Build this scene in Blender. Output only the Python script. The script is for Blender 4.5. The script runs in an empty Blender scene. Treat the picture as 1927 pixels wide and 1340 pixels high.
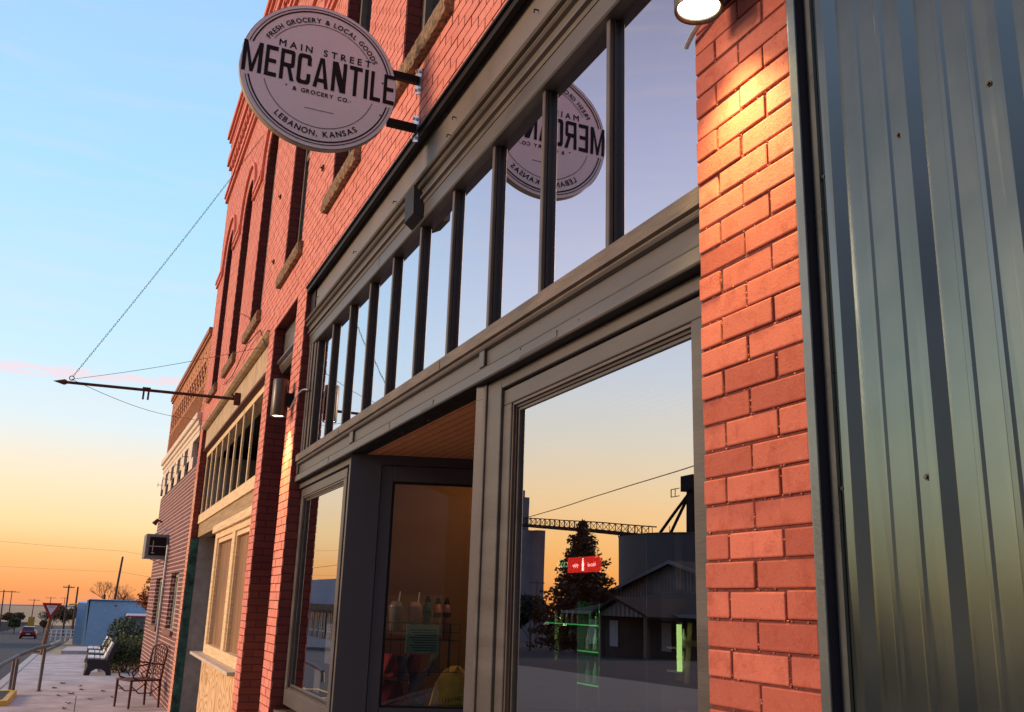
import bpy, math, random
from math import radians, sin, cos, pi
from mathutils import Vector, Matrix
random.seed(7)
S = bpy.context.scene
COL = S.collection

# ------------------------------------------------------------------ camera
# world: +x runs along the shop fronts away from the camera, +y points from
# the wall plane (y = 0) into the street, z is height above the lens
cam_d = bpy.data.cameras.new('camera')
cam = bpy.data.objects.new('camera', cam_d); COL.objects.link(cam)
_yaw, _pit, _rol = -0.4035, 0.2615, 0.0323
_f = Vector((cos(_pit)*cos(_yaw), cos(_pit)*sin(_yaw), sin(_pit)))
_r = _f.cross(Vector((0, 0, 1))).normalized(); _u = _r.cross(_f)
_r2 = _r*cos(_rol) + _u*sin(_rol); _u2 = _u*cos(_rol) - _r*sin(_rol)
cam.matrix_world = Matrix(((_r2.x, _u2.x, -_f.x, 0), (_r2.y, _u2.y, -_f.y, 1.45), (_r2.z, _u2.z, -_f.z, 0), (0, 0, 0, 1)))
cam_d.sensor_width = 36; cam_d.lens = 1760/1927*36
cam_d.clip_start = 0.05; cam_d.clip_end = 20000
S.camera = cam

# ------------------------------------------------------------------ exposure
S.view_settings.view_transform = 'Standard'; S.view_settings.look = 'None'
S.view_settings.gamma = 1; S.view_settings.exposure = 0

def s2l(r, g, b, k=1.0):
    f = lambda c: ((c/255+0.055)/1.055)**2.4 if c > 10 else c/255/12.92
    return (f(r)*k, f(g)*k, f(b)*k, 1)

# ------------------------------------------------------------------ world
SUN_AZ, SUN_EL = radians(76), radians(17)
W = bpy.data.worlds.new('World'); S.world = W; W.use_nodes = True
nt = W.node_tree; nt.nodes.clear()
def N(nt, t, **k):
    n = nt.nodes.new(t)
    for a, b in k.items(): setattr(n, a, b)
    return n
def L(nt, a, b): nt.links.new(a, b)
def mth(nt, op, a, b=None, c=None, clamp=False):
    n = N(nt, 'ShaderNodeMath', operation=op, use_clamp=clamp)
    for i, v in enumerate((a, b, c)):
        if v is None: continue
        if isinstance(v, (int, float)): n.inputs[i].default_value = v
        else: L(nt, v, n.inputs[i])
    return n.outputs[0]
def ramp(nt, fac, stops, interp='LINEAR'):
    n = N(nt, 'ShaderNodeValToRGB'); cr = n.color_ramp; cr.interpolation = interp
    while len(cr.elements) < len(stops): cr.elements.new(0.5)
    for e, (p, c) in zip(cr.elements, stops): e.position = p; e.color = c
    if fac is not None: L(nt, fac, n.inputs[0])
    return n.outputs[0]
def mixc(nt, fac, a, b, mode='MIX'):
    n = N(nt, 'ShaderNodeMix', data_type='RGBA', blend_type=mode)
    for i, v in ((0, fac), (6, a), (7, b)):
        if isinstance(v, (int, float)): n.inputs[i].default_value = v
        elif isinstance(v, tuple): n.inputs[i].default_value = v
        else: L(nt, v, n.inputs[i])
    return n.outputs[2]
def maprange(nt, v, a, b, c=0.0, d=1.0, smooth=False):
    n = N(nt, 'ShaderNodeMapRange', interpolation_type='SMOOTHSTEP' if smooth else 'LINEAR')
    L(nt, v, n.inputs[0])
    for i, x in enumerate((a, b, c, d)): n.inputs[i+1].default_value = x
    return n.outputs[0]
tc = N(nt, 'ShaderNodeTexCoord'); sep = N(nt, 'ShaderNodeSeparateXYZ'); L(nt, tc.outputs['Generated'], sep.inputs[0])
X_, Y_, Z_ = sep.outputs
el = mth(nt, 'MULTIPLY', mth(nt, 'ARCSINE', Z_), 180/pi)
az = mth(nt, 'MULTIPLY', mth(nt, 'ARCTAN2', Y_, X_), 180/pi)
e01 = maprange(nt, el, -4, 86)
E = lambda d: (d+4)/90
rA = ramp(nt, e01, [(E(-4), s2l(120, 90, 70)), (E(-1), s2l(240, 140, 88)), (E(.4), s2l(254, 168, 102)), (E(2), s2l(253, 192, 124)), (E(3.6), s2l(254, 218, 162)),
    (E(6), s2l(250, 227, 194)), (E(7.5), s2l(241, 230, 214)), (E(9), s2l(224, 235, 240)), (E(13), s2l(200, 232, 252)), (E(23), s2l(172, 222, 252)), (E(36), s2l(160, 203, 252)), (E(90-4.01), s2l(90, 135, 215))])
rB = ramp(nt, e01, [(E(-4), s2l(120, 80, 60)), (E(-.5), s2l(240, 140, 75, 1.1)), (E(1.5), s2l(255, 165, 80, 1.25)), (E(4), s2l(255, 190, 115, 1.2)),
    (E(7), s2l(248, 210, 160, 1.15)), (E(10), s2l(232, 220, 200, 1.1)), (E(14), s2l(215, 222, 232, 1.05)), (E(19), s2l(205, 209, 230)), (E(28), s2l(176, 176, 206)), (E(37), s2l(140, 136, 160)), (E(85.9), s2l(80, 95, 155))])
rC = ramp(nt, e01, [(E(-4), s2l(40, 38, 45)), (E(0), s2l(80, 76, 88)), (E(8), s2l(66, 64, 82)), (E(20), s2l(74, 76, 100)), (E(40), s2l(140, 158, 195)), (E(85.9), s2l(115, 140, 190))])
fB = maprange(nt, az, 7, 27, smooth=True)
fC = maprange(nt, mth(nt, 'ABSOLUTE', mth(nt, 'SUBTRACT', az, 22)), 62, 118, smooth=True)
fC2 = mth(nt, 'MULTIPLY', fC, maprange(nt, el, 80, 50, smooth=True))
rC = mixc(nt, 1.0, rC, (1.5, 1.45, 1.4, 1), 'MULTIPLY')
rD = ramp(nt, e01, [(E(-4), s2l(70, 70, 60)), (E(0), s2l(85, 84, 76, 1.0)), (E(3), s2l(145, 150, 134, 1.1)), (E(8), s2l(180, 194, 182, 1.3)), (E(14), s2l(180, 192, 196, 1.2)), (E(22), s2l(156, 160, 176, 1.0)), (E(36), s2l(128, 124, 150, .9)), (E(85.9), s2l(85, 100, 155))])
fD = maprange(nt, az, 36, 47, smooth=True)
sky = mixc(nt, fC2, mixc(nt, fD, mixc(nt, fB, rA, rB), rD), rC)
# the pink wisp of cloud low over the street
wob = N(nt, 'ShaderNodeTexNoise'); wob.inputs['Scale'].default_value = 9; wob.inputs['Detail'].default_value = 5
cmb = N(nt, 'ShaderNodeCombineXYZ'); L(nt, mth(nt, 'MULTIPLY', az, .05), cmb.inputs[0]); L(nt, mth(nt, 'MULTIPLY', el, .25), cmb.inputs[1]); L(nt, cmb.outputs[0], wob.inputs['Vector'])
line = mth(nt, 'ADD', mth(nt, 'MULTIPLY', az, -0.015), 11.85)
dl = mth(nt, 'ABSOLUTE', mth(nt, 'SUBTRACT', el, mth(nt, 'ADD', line, mth(nt, 'MULTIPLY', mth(nt, 'SUBTRACT', wob.outputs[0], .5), 1.4))))
band = mth(nt, 'MULTIPLY', maprange(nt, dl, .34, .08, smooth=True), maprange(nt, az, -9, -3, smooth=True))
band = mth(nt, 'MULTIPLY', band, maprange(nt, az, 14, 8, smooth=True))
sky = mixc(nt, mth(nt, 'MULTIPLY', band, .75), sky, s2l(247, 214, 222))
# faint thin haze streaks
nz = N(nt, 'ShaderNodeTexNoise'); nz.inputs['Scale'].default_value = 3; nz.inputs['Detail'].default_value = 4
cm2 = N(nt, 'ShaderNodeCombineXYZ'); L(nt, mth(nt, 'MULTIPLY', az, .03), cm2.inputs[0]); L(nt, mth(nt, 'MULTIPLY', el, .3), cm2.inputs[1]); L(nt, cm2.outputs[0], nz.inputs['Vector'])
sky = mixc(nt, mth(nt, 'MULTIPLY', maprange(nt, nz.outputs[0], .5, .75), .12), sky, s2l(255, 215, 190))
ns = N(nt, 'ShaderNodeTexSky', sky_type='NISHITA'); ns.sun_disc = False; ns.sun_elevation = SUN_EL*0.3; ns.sun_rotation = pi/2-SUN_AZ; ns.dust_density = 2.5
bg0 = N(nt, 'ShaderNodeBackground'); L(nt, ns.outputs[0], bg0.inputs[0]); bg0.inputs[1].default_value = 0.05
bg1 = N(nt, 'ShaderNodeBackground'); L(nt, sky, bg1.inputs[0]); bg1.inputs[1].default_value = 1.0
ad = N(nt, 'ShaderNodeAddShader'); L(nt, bg0.outputs[0], ad.inputs[0]); L(nt, bg1.outputs[0], ad.inputs[1])
wo = N(nt, 'ShaderNodeOutputWorld'); L(nt, ad.outputs[0], wo.inputs[0])

# ------------------------------------------------------------------ sun (afterglow: low, soft, warm)
sd = bpy.data.lights.new('sun', 'SUN'); so = bpy.data.objects.new('sun', sd); COL.objects.link(so)
sd.energy = 3.0; sd.angle = radians(14); sd.color = (1, .66, .46)
so.rotation_euler = Vector((cos(SUN_EL)*cos(SUN_AZ), cos(SUN_EL)*sin(SUN_AZ), sin(SUN_EL))).to_track_quat('Z', 'Y').to_euler()

S.cycles.max_bounces = 8; S.cycles.transparent_max_bounces = 12; S.cycles.glossy_bounces = 4; S.cycles.diffuse_bounces = 3
S.cycles.use_denoising = True; S.cycles.sample_clamp_indirect = 6; S.cycles.caustics_reflective = False; S.cycles.caustics_refractive = False

# ------------------------------------------------------------------ materials
MATS = {}
def newmat(name):
    m = bpy.data.materials.new(name); m.use_nodes = True
    nt = m.node_tree; bs = nt.nodes['Principled BSDF']
    return m, nt, bs
def setc(nt, sock, v):
    if isinstance(v, (int, float, tuple)): sock.default_value = v
    else: L(nt, v, sock)
def objco(nt, sc=(1, 1, 1)):
    g = N(nt, 'ShaderNodeNewGeometry'); mp = N(nt, 'ShaderNodeMapping'); mp.inputs['Scale'].default_value = sc
    L(nt, g.outputs['Position'], mp.inputs[0]); return mp.outputs[0]
def noise(nt, scale, detail=4, rough=.55, sc=(1, 1, 1), out=0):
    n = N(nt, 'ShaderNodeTexNoise'); n.inputs['Scale'].default_value = scale; n.inputs['Detail'].default_value = detail; n.inputs['Roughness'].default_value = rough
    L(nt, objco(nt, sc), n.inputs['Vector']); return n.outputs[out]
def bump(nt, h, strength, dist, bs):
    b = N(nt, 'ShaderNodeBump'); b.inputs['Strength'].default_value = strength; b.inputs['Distance'].default_value = dist
    L(nt, h, b.inputs['Height']); L(nt, b.outputs[0], bs.inputs['Normal'])
def plain(name, c, rough=.6, var=.18, nscale=6, metal=0.0, bmp=.15, bd=.004, sc=(1, 1, 1), spec=.5, fine=60):
    """painted or raw surface: base colour with soft wear, fine grain and a light bump"""
    if name in MATS: return MATS[name]
    m, nt, bs = newmat(name)
    n1 = noise(nt, nscale, 6, .6, sc)
    lo = tuple(x*(1-var) for x in c[:3])+(1,); hi = tuple(min(1, x*(1+var)) for x in c[:3])+(1,)
    col = mixc(nt, maprange(nt, n1, .3, .7), lo, hi)
    setc(nt, bs.inputs['Base Color'], col)
    n2 = noise(nt, fine, 3, .6, sc)
    L(nt, maprange(nt, n1, .3, .7, rough*.85, min(1, rough*1.15)), bs.inputs['Roughness'])
    bs.inputs['Metallic'].default_value = metal
    bs.inputs['Specular IOR Level'].default_value = spec
    bump(nt, n2, bmp, bd, bs)
    MATS[name] = m; return m
def emit(name, c, k):
    if name in MATS: return MATS[name]
    m, nt, bs = newmat(name); bs.inputs['Base Color'].default_value = c
    bs.inputs['Emission Color'].default_value = c; bs.inputs['Emission Strength'].default_value = k
    MATS[name] = m; return m
def uvwall(nt):
    """(u, z) wall coordinates picked by the face normal, for brick textures on any side of a building"""
    g = N(nt, 'ShaderNodeNewGeometry'); sp = N(nt, 'ShaderNodeSeparateXYZ'); L(nt, g.outputs['Position'], sp.inputs[0])
    sn = N(nt, 'ShaderNodeSeparateXYZ'); L(nt, g.outputs['True Normal'], sn.inputs[0])
    isx = mth(nt, 'GREATER_THAN', mth(nt, 'ABSOLUTE', sn.outputs[0]), .7)
    u = mth(nt, 'ADD', mth(nt, 'MULTIPLY', sp.outputs[0], mth(nt, 'SUBTRACT', 1, isx)), mth(nt, 'MULTIPLY', sp.outputs[1], isx))
    c = N(nt, 'ShaderNodeCombineXYZ'); L(nt, u, c.inputs[0]); L(nt, sp.outputs[2], c.inputs[1]); return c.outputs[0]
def brickmat(name, c1, c2, mortar, ms=.008, bw=.2115, rh=.0706, bmp=.5, squash=1, rough=.85):
    m, nt, bs = newmat(name)
    b = N(nt, 'ShaderNodeTexBrick'); L(nt, uvwall(nt), b.inputs['Vector'])
    b.inputs['Scale'].default_value = 1; b.inputs['Brick Width'].default_value = bw; b.inputs['Row Height'].default_value = rh
    b.inputs['Mortar Size'].default_value = ms; b.inputs['Mortar Smooth'].default_value = .2; b.inputs['Bias'].default_value = 0
    b.inputs['Color1'].default_value = c1; b.inputs['Color2'].default_value = c2; b.inputs['Mortar'].default_value = mortar
    n1 = noise(nt, 9, 6); col = mixc(nt, .35, b.outputs['Color'], mixc(nt, 1.0, b.outputs['Color'], ramp(nt, n1, [(.3, (.5, .5, .5, 1)), (.7, (1, 1, 1, 1))]), 'MULTIPLY'))
    L(nt, col, bs.inputs['Base Color']); bs.inputs['Roughness'].default_value = rough
    h = mth(nt, 'SUBTRACT', mth(nt, 'MULTIPLY', noise(nt, 70, 4), .35), b.outputs['Fac'])
    bump(nt, h, bmp, .006, bs); MATS[name] = m; return m
def brick_unit(name, base, dark, worn, rough=.72, var=.35, pit=.35, bd=.003):
    """one real brick per mesh island: hue drifts from brick to brick, with soot, pits and chipped paint"""
    m, nt, bs = newmat(name)
    g = N(nt, 'ShaderNodeNewGeometry'); ri = g.outputs['Random Per Island']
    c = mixc(nt, maprange(nt, ri, 0, 1, 0, var), base, dark)
    n0 = noise(nt, 1.3, 4, .6); c = mixc(nt, maprange(nt, n0, .42, .75, 0, .35), c, dark)
    st = noise(nt, 11, 9, .78); c = mixc(nt, maprange(nt, st, .50, .68, 0, .7), c, dark)
    sp = noise(nt, 150, 4, .7); c = mixc(nt, maprange(nt, sp, .60, .75, 0, .35), c, tuple(x*.45 for x in dark[:3])+(1,))
    wn = noise(nt, 33, 6, .7, (1.3, 1, 1)); c = mixc(nt, maprange(nt, wn, .60, .80, 0, .3), c, worn)
    L(nt, c, bs.inputs['Base Color']); L(nt, maprange(nt, st, .3, .7, rough-.12, rough+.15), bs.inputs['Roughness'])
    bs.inputs['Specular IOR Level'].default_value = .35
    h = mth(nt, 'ADD', mth(nt, 'MULTIPLY', noise(nt, 160, 4, .7), .5), mth(nt, 'ADD', mth(nt, 'MULTIPLY', st, .9), mth(nt, 'MULTIPLY', maprange(nt, sp, .6, .7), -pit)))
    bump(nt, h, .55, bd, bs); MATS[name] = m; return m

RED = (.80, .30, .225, 1)
m_brick = brick_unit('red_painted_brick', RED, (.56, .15, .11, 1), (.84, .42, .31, 1))
m_mortar = plain('dark_red_mortar', (.13, .03, .024, 1), .95, .5, 40, bmp=.6, bd=.004)
m_wall = brickmat('shaded_red_brick_wall', (.23, .046, .034, 1), (.17, .032, .024, 1), (.085, .018, .015, 1), ms=.006)  # same red brick, darkened to put the shade of the reveals into the colour
m_buff = brick_unit('buff_brick', (.60, .27, .12, 1), (.40, .15, .07, 1), (.66, .36, .2, 1))
m_darkbr = brickmat('purple_brown_brick', (.17, .06, .055, 1), (.11, .038, .04, 1), (.62, .42, .38, 1), ms=.011, rh=.078, bw=.22)
m_blueblk = brickmat('blue_painted_block', (.42, .66, .90, 1), (.36, .60, .86, 1), (.34, .54, .76, 1), ms=.01, bw=.4, rh=.2)
m_green = plain('worn_green_paint_on_brick', (.05, .14, .10, 1), .8, .8, 7, bmp=.6, bd=.01)
m_whitewash = plain('whitewashed_brick', (.50, .44, .37, 1), .85, .25, 5, bmp=.4, bd=.006)
m_frame = plain('taupe_trim_paint', (.074, .069, .065, 1), .45, .28, 5, bmp=.5, bd=.002, fine=70, sc=(.25, 1, 1.5))
m_frame2 = plain('weathered_taupe_sill', (.12, .098, .078, 1), .6, .5, 9, bmp=.9, bd=.006, fine=18, sc=(.35, 1, 2.2))
m_mull = plain('dark_brown_mullion_paint', (.03, .021, .02, 1), .4, .2, 8, bmp=.15)
m_mullf = plain('brown_grey_mullion_face', (.085, .068, .06, 1), .45, .2, 8)
m_fascia = plain('tan_sheet_fascia', (.140, .121, .105, 1), .5, .14, 2.5, bmp=.25, bd=.003, fine=25)
m_mould = plain('khaki_moulding', (.085, .071, .055, 1), .45, .18, 4)
m_black = plain('black_paint', (.010, .009, .010, 1), .55, .2, spec=.2)
m_recess = plain('slate_recess_paint', (.04, .037, .048, 1), .5, .1, 3)
m_stone = plain('rusticated_stone_sill', (.25, .165, .095, 1), .95, .7, 22, bmp=1, bd=.03, fine=30)
m_conc = plain('sidewalk_concrete', (.53, .46, .43, 1), .9, .30, 1.6, bmp=.4, bd=.004, fine=40)
m_asph = plain('asphalt', (.048, .040, .040, 1), .85, .3, .5, bmp=.5, bd=.01, fine=30)
m_curb = plain('kerb_concrete', (.52, .46, .42, 1), .85, .2)
m_yel = plain('yellow_kerb_paint', (.75, .48, .08, 1), .6, .25)
m_dirt = plain('dry_lawn', (.30, .20, .12, 1), .95, .4, .8, bmp=.7, bd=.02)
m_lumber = plain('new_pine_lumber', (.80, .60, .34, 1), .65, .2, 9, sc=(.3, 1, 4), bmp=.3)
m_ply = None
m_oldwood = plain('weathered_board', (.40, .28, .14, 1), .75, .3, 5, sc=(.3, 1, 4), bmp=.4)
m_peel = plain('peeling_cream_board', (.50, .38, .23, 1), .8, .3, 9, sc=(1, 1, .5), bmp=.5)
m_cream = plain('cream_cornice_paint', (.78, .66, .50, 1), .6, .12, 5)
m_rust = plain('rusted_iron', (.10, .032, .020, 1), .75, .5, 20, metal=.3, bmp=.4)
m_steel = plain('galvanised_steel', (.52, .54, .60, 1), .32, .08, 6, metal=.8, bmp=.1)
m_lamp = plain('bronze_lamp_housing', (.10, .085, .07, 1), .38, .1, 6, metal=.5)
m_grey = plain('grey_steel_pipe', (.16, .16, .17, 1), .45, .15, 9, metal=.5)
m_wood = plain('weathered_pole_wood', (.09, .06, .045, 1), .9, .3, 6)
m_leafg = plain('green_leaf', (.075, .10, .03, 1), .6, .5, 3)
m_leafo = plain('rust_leaf', (.28, .10, .03, 1), .7, .5, 3)
m_leafd = plain('spruce_needle', (.018, .022, .014, 1), .8, .3, 3)
m_leafb = plain('brown_scrub_leaf', (.11, .075, .04, 1), .8, .5, 1)
m_twig = plain('bare_twig', (.15, .07, .05, 1), .9, .3)
m_white = plain('white_paint', (.75, .73, .70, 1), .5, .08)
m_red = plain('red_paint', (.42, .02, .02, 1), .35, .1)
m_dkglass = plain('dark_vehicle_glass', (.02, .025, .03, 1), .1, .1)
m_tyre = plain('tyre_rubber', (.02, .02, .02, 1), .8, .2)
m_sconc = plain('silo_concrete', (.085, .075, .078, 1), .9, .15, .4)
m_tin = plain('grey_corrugated_tin', (.085, .075, .085, 1), .6, .3, .8, metal=.2)
m_roofd = plain('dark_roofing', (.022, .019, .02, 1), 1, .3, 2, spec=.05)
m_room = plain('brown_interior_plaster', (.27, .095, .025, 1), .9, .12, 1.5)
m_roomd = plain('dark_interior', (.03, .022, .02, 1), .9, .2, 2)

def wood_ceiling():
    m, nt, bs = newmat('stained_board_ceiling')
    g = N(nt, 'ShaderNodeNewGeometry'); sp = N(nt, 'ShaderNodeSeparateXYZ'); L(nt, g.outputs['Position'], sp.inputs[0])
    fy = mth(nt, 'FRACT', mth(nt, 'MULTIPLY', sp.outputs[1], 16)); gap = mth(nt, 'LESS_THAN', fy, .10)
    gr = noise(nt, 5, 7, .7, (1.2, 26, 1))
    c = ramp(nt, gr, [(.25, (.48, .17, .07, 1)), (.55, (.80, .33, .14, 1)), (.8, (.90, .44, .20, 1))])
    c = mixc(nt, mth(nt, 'MULTIPLY', gap, .75), c, (.05, .015, .008, 1)); L(nt, c, bs.inputs['Base Color']); bs.inputs['Roughness'].default_value = .55
    bump(nt, mth(nt, 'SUBTRACT', gr, gap), .4, .003, bs); return m
m_ceil = wood_ceiling()
def plywood():
    m, nt, bs = newmat('plywood_swirl_grain')
    n = noise(nt, .9, 2, .5, (1, 1, 1.2))
    w = mth(nt, 'FRACT', mth(nt, 'MULTIPLY', n, 22)); w = mth(nt, 'ABSOLUTE', mth(nt, 'SUBTRACT', w, .5))
    c = ramp(nt, w, [(.0, (.78, .56, .32, 1)), (.3, (.70, .47, .24, 1)), (.47, (.46, .27, .11, 1))])
    L(nt, c, bs.inputs['Base Color']); bs.inputs['Roughness'].default_value = .7; return m
m_ply = plywood()
def glassmat(name, refl, tint=(.93, .95, 1, 1), wav=.012, ws=2.2, trans=(.55, .55, .55, 1)):
    """coated shop glass: mirrors the street, lets the room behind show"""
    m, nt, bs = newmat(name); nt.nodes.remove(bs)
    gl = N(nt, 'ShaderNodeBsdfGlossy'); gl.inputs['Roughness'].default_value = 0.0; gl.inputs['Color'].default_value = tint
    tr = N(nt, 'ShaderNodeBsdfTransparent'); tr.inputs['Color'].default_value = trans
    lw = N(nt, 'ShaderNodeLayerWeight'); lw.inputs['Blend'].default_value = .35
    fac = maprange(nt, lw.outputs['Fresnel'], 0, .6, refl*.85, min(1, refl*1.4))
    mx = N(nt, 'ShaderNodeMixShader'); L(nt, fac, mx.inputs[0]); L(nt, tr.outputs[0], mx.inputs[1]); L(nt, gl.outputs[0], mx.inputs[2])
    b = N(nt, 'ShaderNodeBump'); b.inputs['Strength'].default_value = 1; b.inputs['Distance'].default_value = wav
    L(nt, noise(nt, ws, 2, .4), b.inputs['Height']); L(nt, b.outputs[0], gl.inputs['Normal'])
    L(nt, mx.outputs[0], nt.nodes['Material Output'].inputs[0]); MATS[name] = m; return m
m_glass = glassmat('shop_window_glass', .52, wav=.0008, ws=1.1, trans=(.8, .8, .8, 1))
m_glassT = glassmat('transom_glass', .60, (.92, .93, 1, 1), wav=.0006, ws=2.0, trans=(.25, .25, .25, 1))
m_glassR = glassmat('recess_glass', .05, wav=.0006, trans=(.95, .95, .95, 1))
m_glassU = glassmat('upper_window_glass', .5, wav=.001, trans=(.2, .2, .2, 1))
def metalsheet():
    m, nt, bs = newmat('slate_ribbed_steel')
    n1 = noise(nt, 3, 5); n2 = noise(nt, 90, 2)
    L(nt, mixc(nt, maprange(nt, n1, .35, .65), (.175, .215, .208, 1), (.205, .245, .235, 1)), bs.inputs['Base Color'])
    bs.inputs['Metallic'].default_value = .93; L(nt, maprange(nt, n1, .3, .7, .13, .18), bs.inputs['Roughness'])
    h = mth(nt, 'ADD', mth(nt, 'MULTIPLY', n2, .05), noise(nt, 5, 3, .5, (1, 1, .5))); bump(nt, h, .10, .006, bs); return m
m_sheet = metalsheet()
m_trimm = plain('dark_steel_trim', (.17, .20, .21, 1), .3, .1, 5, metal=.7)

# ------------------------------------------------------------------ mesh helpers
class MB:
    def __init__(s): s.v = []; s.f = []; s.sm = []
    def add(s, vs, fs, smooth=False):
        o = len(s.v); s.v += [tuple(v) for v in vs]; s.f += [tuple(i+o for i in f) for f in fs]; s.sm += [smooth]*len(fs); return s
    def box(s, x0, x1, y0, y1, z0, z1, back=True):
        vs = [(x, y, z) for z in (z0, z1) for y in (y0, y1) for x in (x0, x1)]
        fs = [(0, 2, 3, 1), (4, 5, 7, 6), (2, 6, 7, 3), (0, 4, 6, 2), (1, 3, 7, 5)]
        if back: fs.append((0, 1, 5, 4))
        return s.add(vs, fs)
    def hexa(s, b, t):   # bottom loop (4), top loop (4)
        return s.add(list(b)+list(t), [(3, 2, 1, 0), (4, 5, 6, 7), (0, 1, 5, 4), (1, 2, 6, 5), (2, 3, 7, 6), (3, 0, 4, 7)])
    def obox(s, c, ax, ay, az):  # centre, half-axes vectors
        c = Vector(c); ax = Vector(ax); ay = Vector(ay); az = Vector(az)
        q = lambda k: [c-ax-ay+k*az, c+ax-ay+k*az, c+ax+ay+k*az, c-ax+ay+k*az]
        return s.hexa(q(-1), q(1))
    def prism(s, prof, x0, x1, plane='yz', capsm=False):  # profile of 2-D points extruded
        n = len(prof)
        if plane == 'yz': A = [(x0, a, b) for a, b in prof]; B = [(x1, a, b) for a, b in prof]
        elif plane == 'xz': A = [(a, x0, b) for a, b in prof]; B = [(a, x1, b) for a, b in prof]
        else: A = [(a, b, x0) for a, b in prof]; B = [(a, b, x1) for a, b in prof]
        fs = [(i, (i+1) % n, n+(i+1) % n, n+i) for i in range(n)]+[tuple(range(n-1, -1, -1)), tuple(range(n, 2*n))]
        return s.add(A+B, fs)
    def cyl(s, p0, p1, r0, r1=None, n=12, caps=True):
        r1 = r0 if r1 is None else r1
        p0 = Vector(p0); p1 = Vector(p1); d = (p1-p0).normalized(); a = d.orthogonal().normalized(); b = d.cross(a)
        vs = [p0+(a*cos(2*pi*i/n)+b*sin(2*pi*i/n))*r0 for i in range(n)]+[p1+(a*cos(2*pi*i/n)+b*sin(2*pi*i/n))*r1 for i in range(n)]
        s.add(vs, [(i, (i+1) % n, n+(i+1) % n, n+i) for i in range(n)], n > 6)
        if caps: s.add(vs, [tuple(range(n-1, -1, -1)), tuple(range(n, 2*n))])
        return s
    def tube(s, pts, r, n=6):
        for a, b in zip(pts[:-1], pts[1:]): s.cyl(a, b, r, r, n)
        return s
    def lathe(s, c, prof, n=16, smooth=True):  # prof: (radius, z)
        c = Vector(c); vs = []
        for r, z in prof: vs += [c+Vector((r*cos(2*pi*i/n), r*sin(2*pi*i/n), z)) for i in range(n)]
        fs = []
        for k in range(len(prof)-1):
            for i in range(n): fs.append((k*n+i, k*n+(i+1) % n, (k+1)*n+(i+1) % n, (k+1)*n+i))
        return s.add(vs, fs, smooth)
    def quad(s, a, b, c, d): return s.add([a, b, c, d], [(0, 1, 2, 3)])
    def sphere(s, c, r, n=8, sq=(1, 1, 1)):
        prof = [(sin(pi*k/n)*r, -cos(pi*k/n)*r) for k in range(n+1)]
        vs = []
        for rr, z in prof: vs += [(c[0]+rr*cos(2*pi*i/n)*sq[0], c[1]+rr*sin(2*pi*i/n)*sq[1], c[2]+z*sq[2]) for i in range(n)]
        return s.add(vs, [(k*n+i, k*n+(i+1) % n, (k+1)*n+(i+1) % n, (k+1)*n+i) for k in range(n) for i in range(n)], True)
    def build(s, name, mat, parent=None, bevel=0, seg=1):
        me = bpy.data.meshes.new(name); off = Vector((0, 0, 0)); p = parent
        while p is not None: off += p.location; p = p.parent
        loc = Vector((0, 0, 0))
        if parent is None and s.v:
            xs = [v[0] for v in s.v]; ys = [v[1] for v in s.v]; zs = [v[2] for v in s.v]
            loc = Vector(((min(xs)+max(xs))/2, (min(ys)+max(ys))/2, min(zs))); off = loc
        me.from_pydata([(v[0]-off.x, v[1]-off.y, v[2]-off.z) for v in s.v], [], s.f)
        me.polygons.foreach_set('use_smooth', s.sm); me.materials.append(mat); me.update()
        o = bpy.data.objects.new(name, me); COL.objects.link(o); o.location = loc
        if parent is not None: o.parent = parent
        if bevel:
            b = o.modifiers.new('bevel', 'BEVEL'); b.width = bevel; b.segments = seg; b.limit_method = 'ANGLE'
        return o
def tag(o, label, cat, group=None, kind=None):
    o['label'] = label; o['category'] = cat
    if group: o['group'] = group
    if kind: o['kind'] = kind
    return o
def thing(name, loc, label, cat, group=None):
    o = bpy.data.objects.new(name, None); COL.objects.link(o); o.location = loc; o.empty_display_size = .2
    return tag(o, label, cat, group)
def struct(o): o['kind'] = 'structure'; return o
def dup(root, loc, label, group=None):
    r = root.copy(); COL.objects.link(r); r.location = loc; r['label'] = label
    if group: r['group'] = group
    for ch in root.children:
        c = ch.copy(); COL.objects.link(c); c.parent = r
        for g in ch.children:
            d = g.copy(); COL.objects.link(d); d.parent = c
    return r

PROF = [(-400, 0.1), (0, -1.65), (40, -2.206), (84, -3.9), (132, -5.5), (200, -7.0), (400, -9.4), (1000, -17.5), (3000, -40), (9000, -112)]
PROF[0] = (-400, -1.65+400*.0139)
def gz(x):
    for (a, za), (b, zb) in zip(PROF[:-1], PROF[1:]):
        if x <= b: return za+(zb-za)*(x-a)/(b-a)
    return PROF[-1][1]

# ------------------------------------------------------------------ terrain
mb = MB()
xs = [-400, -100, -20, 0, 20, 40, 50, 60, 70, 84, 100, 115, 132, 160, 200, 300, 400, 650, 1000, 1700, 3000, 6000, 9000]
def strip(mb, x0, x1, y0, y1, dz, dx=4):
    pts = sorted(set([x0, x1]+[x for x in xs if x0 < x < x1]+([x0+i*dx for i in range(1, int((x1-x0)/dx))] if dx else [])))
    for a, b in zip(pts[:-1], pts[1:]): mb.quad((a, y0, gz(a)+dz), (b, y0, gz(b)+dz), (b, y1, gz(b)+dz), (a, y1, gz(a)+dz))
for y0, y1 in ((-6000, -30), (-30, 30), (30, 6000)): strip(mb, -400, 9000, y0, y1, -.17, 0)
m_field = plain('dry_prairie_grass', (.42, .29, .15, 1), .95, .35, .02, bmp=.3, bd=.05, fine=2)
struct(mb.build('ground', m_field))
mb = MB(); strip(mb, -30, 260, 3.12, 14.6, -.15); struct(mb.build('street', m_asph))
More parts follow.
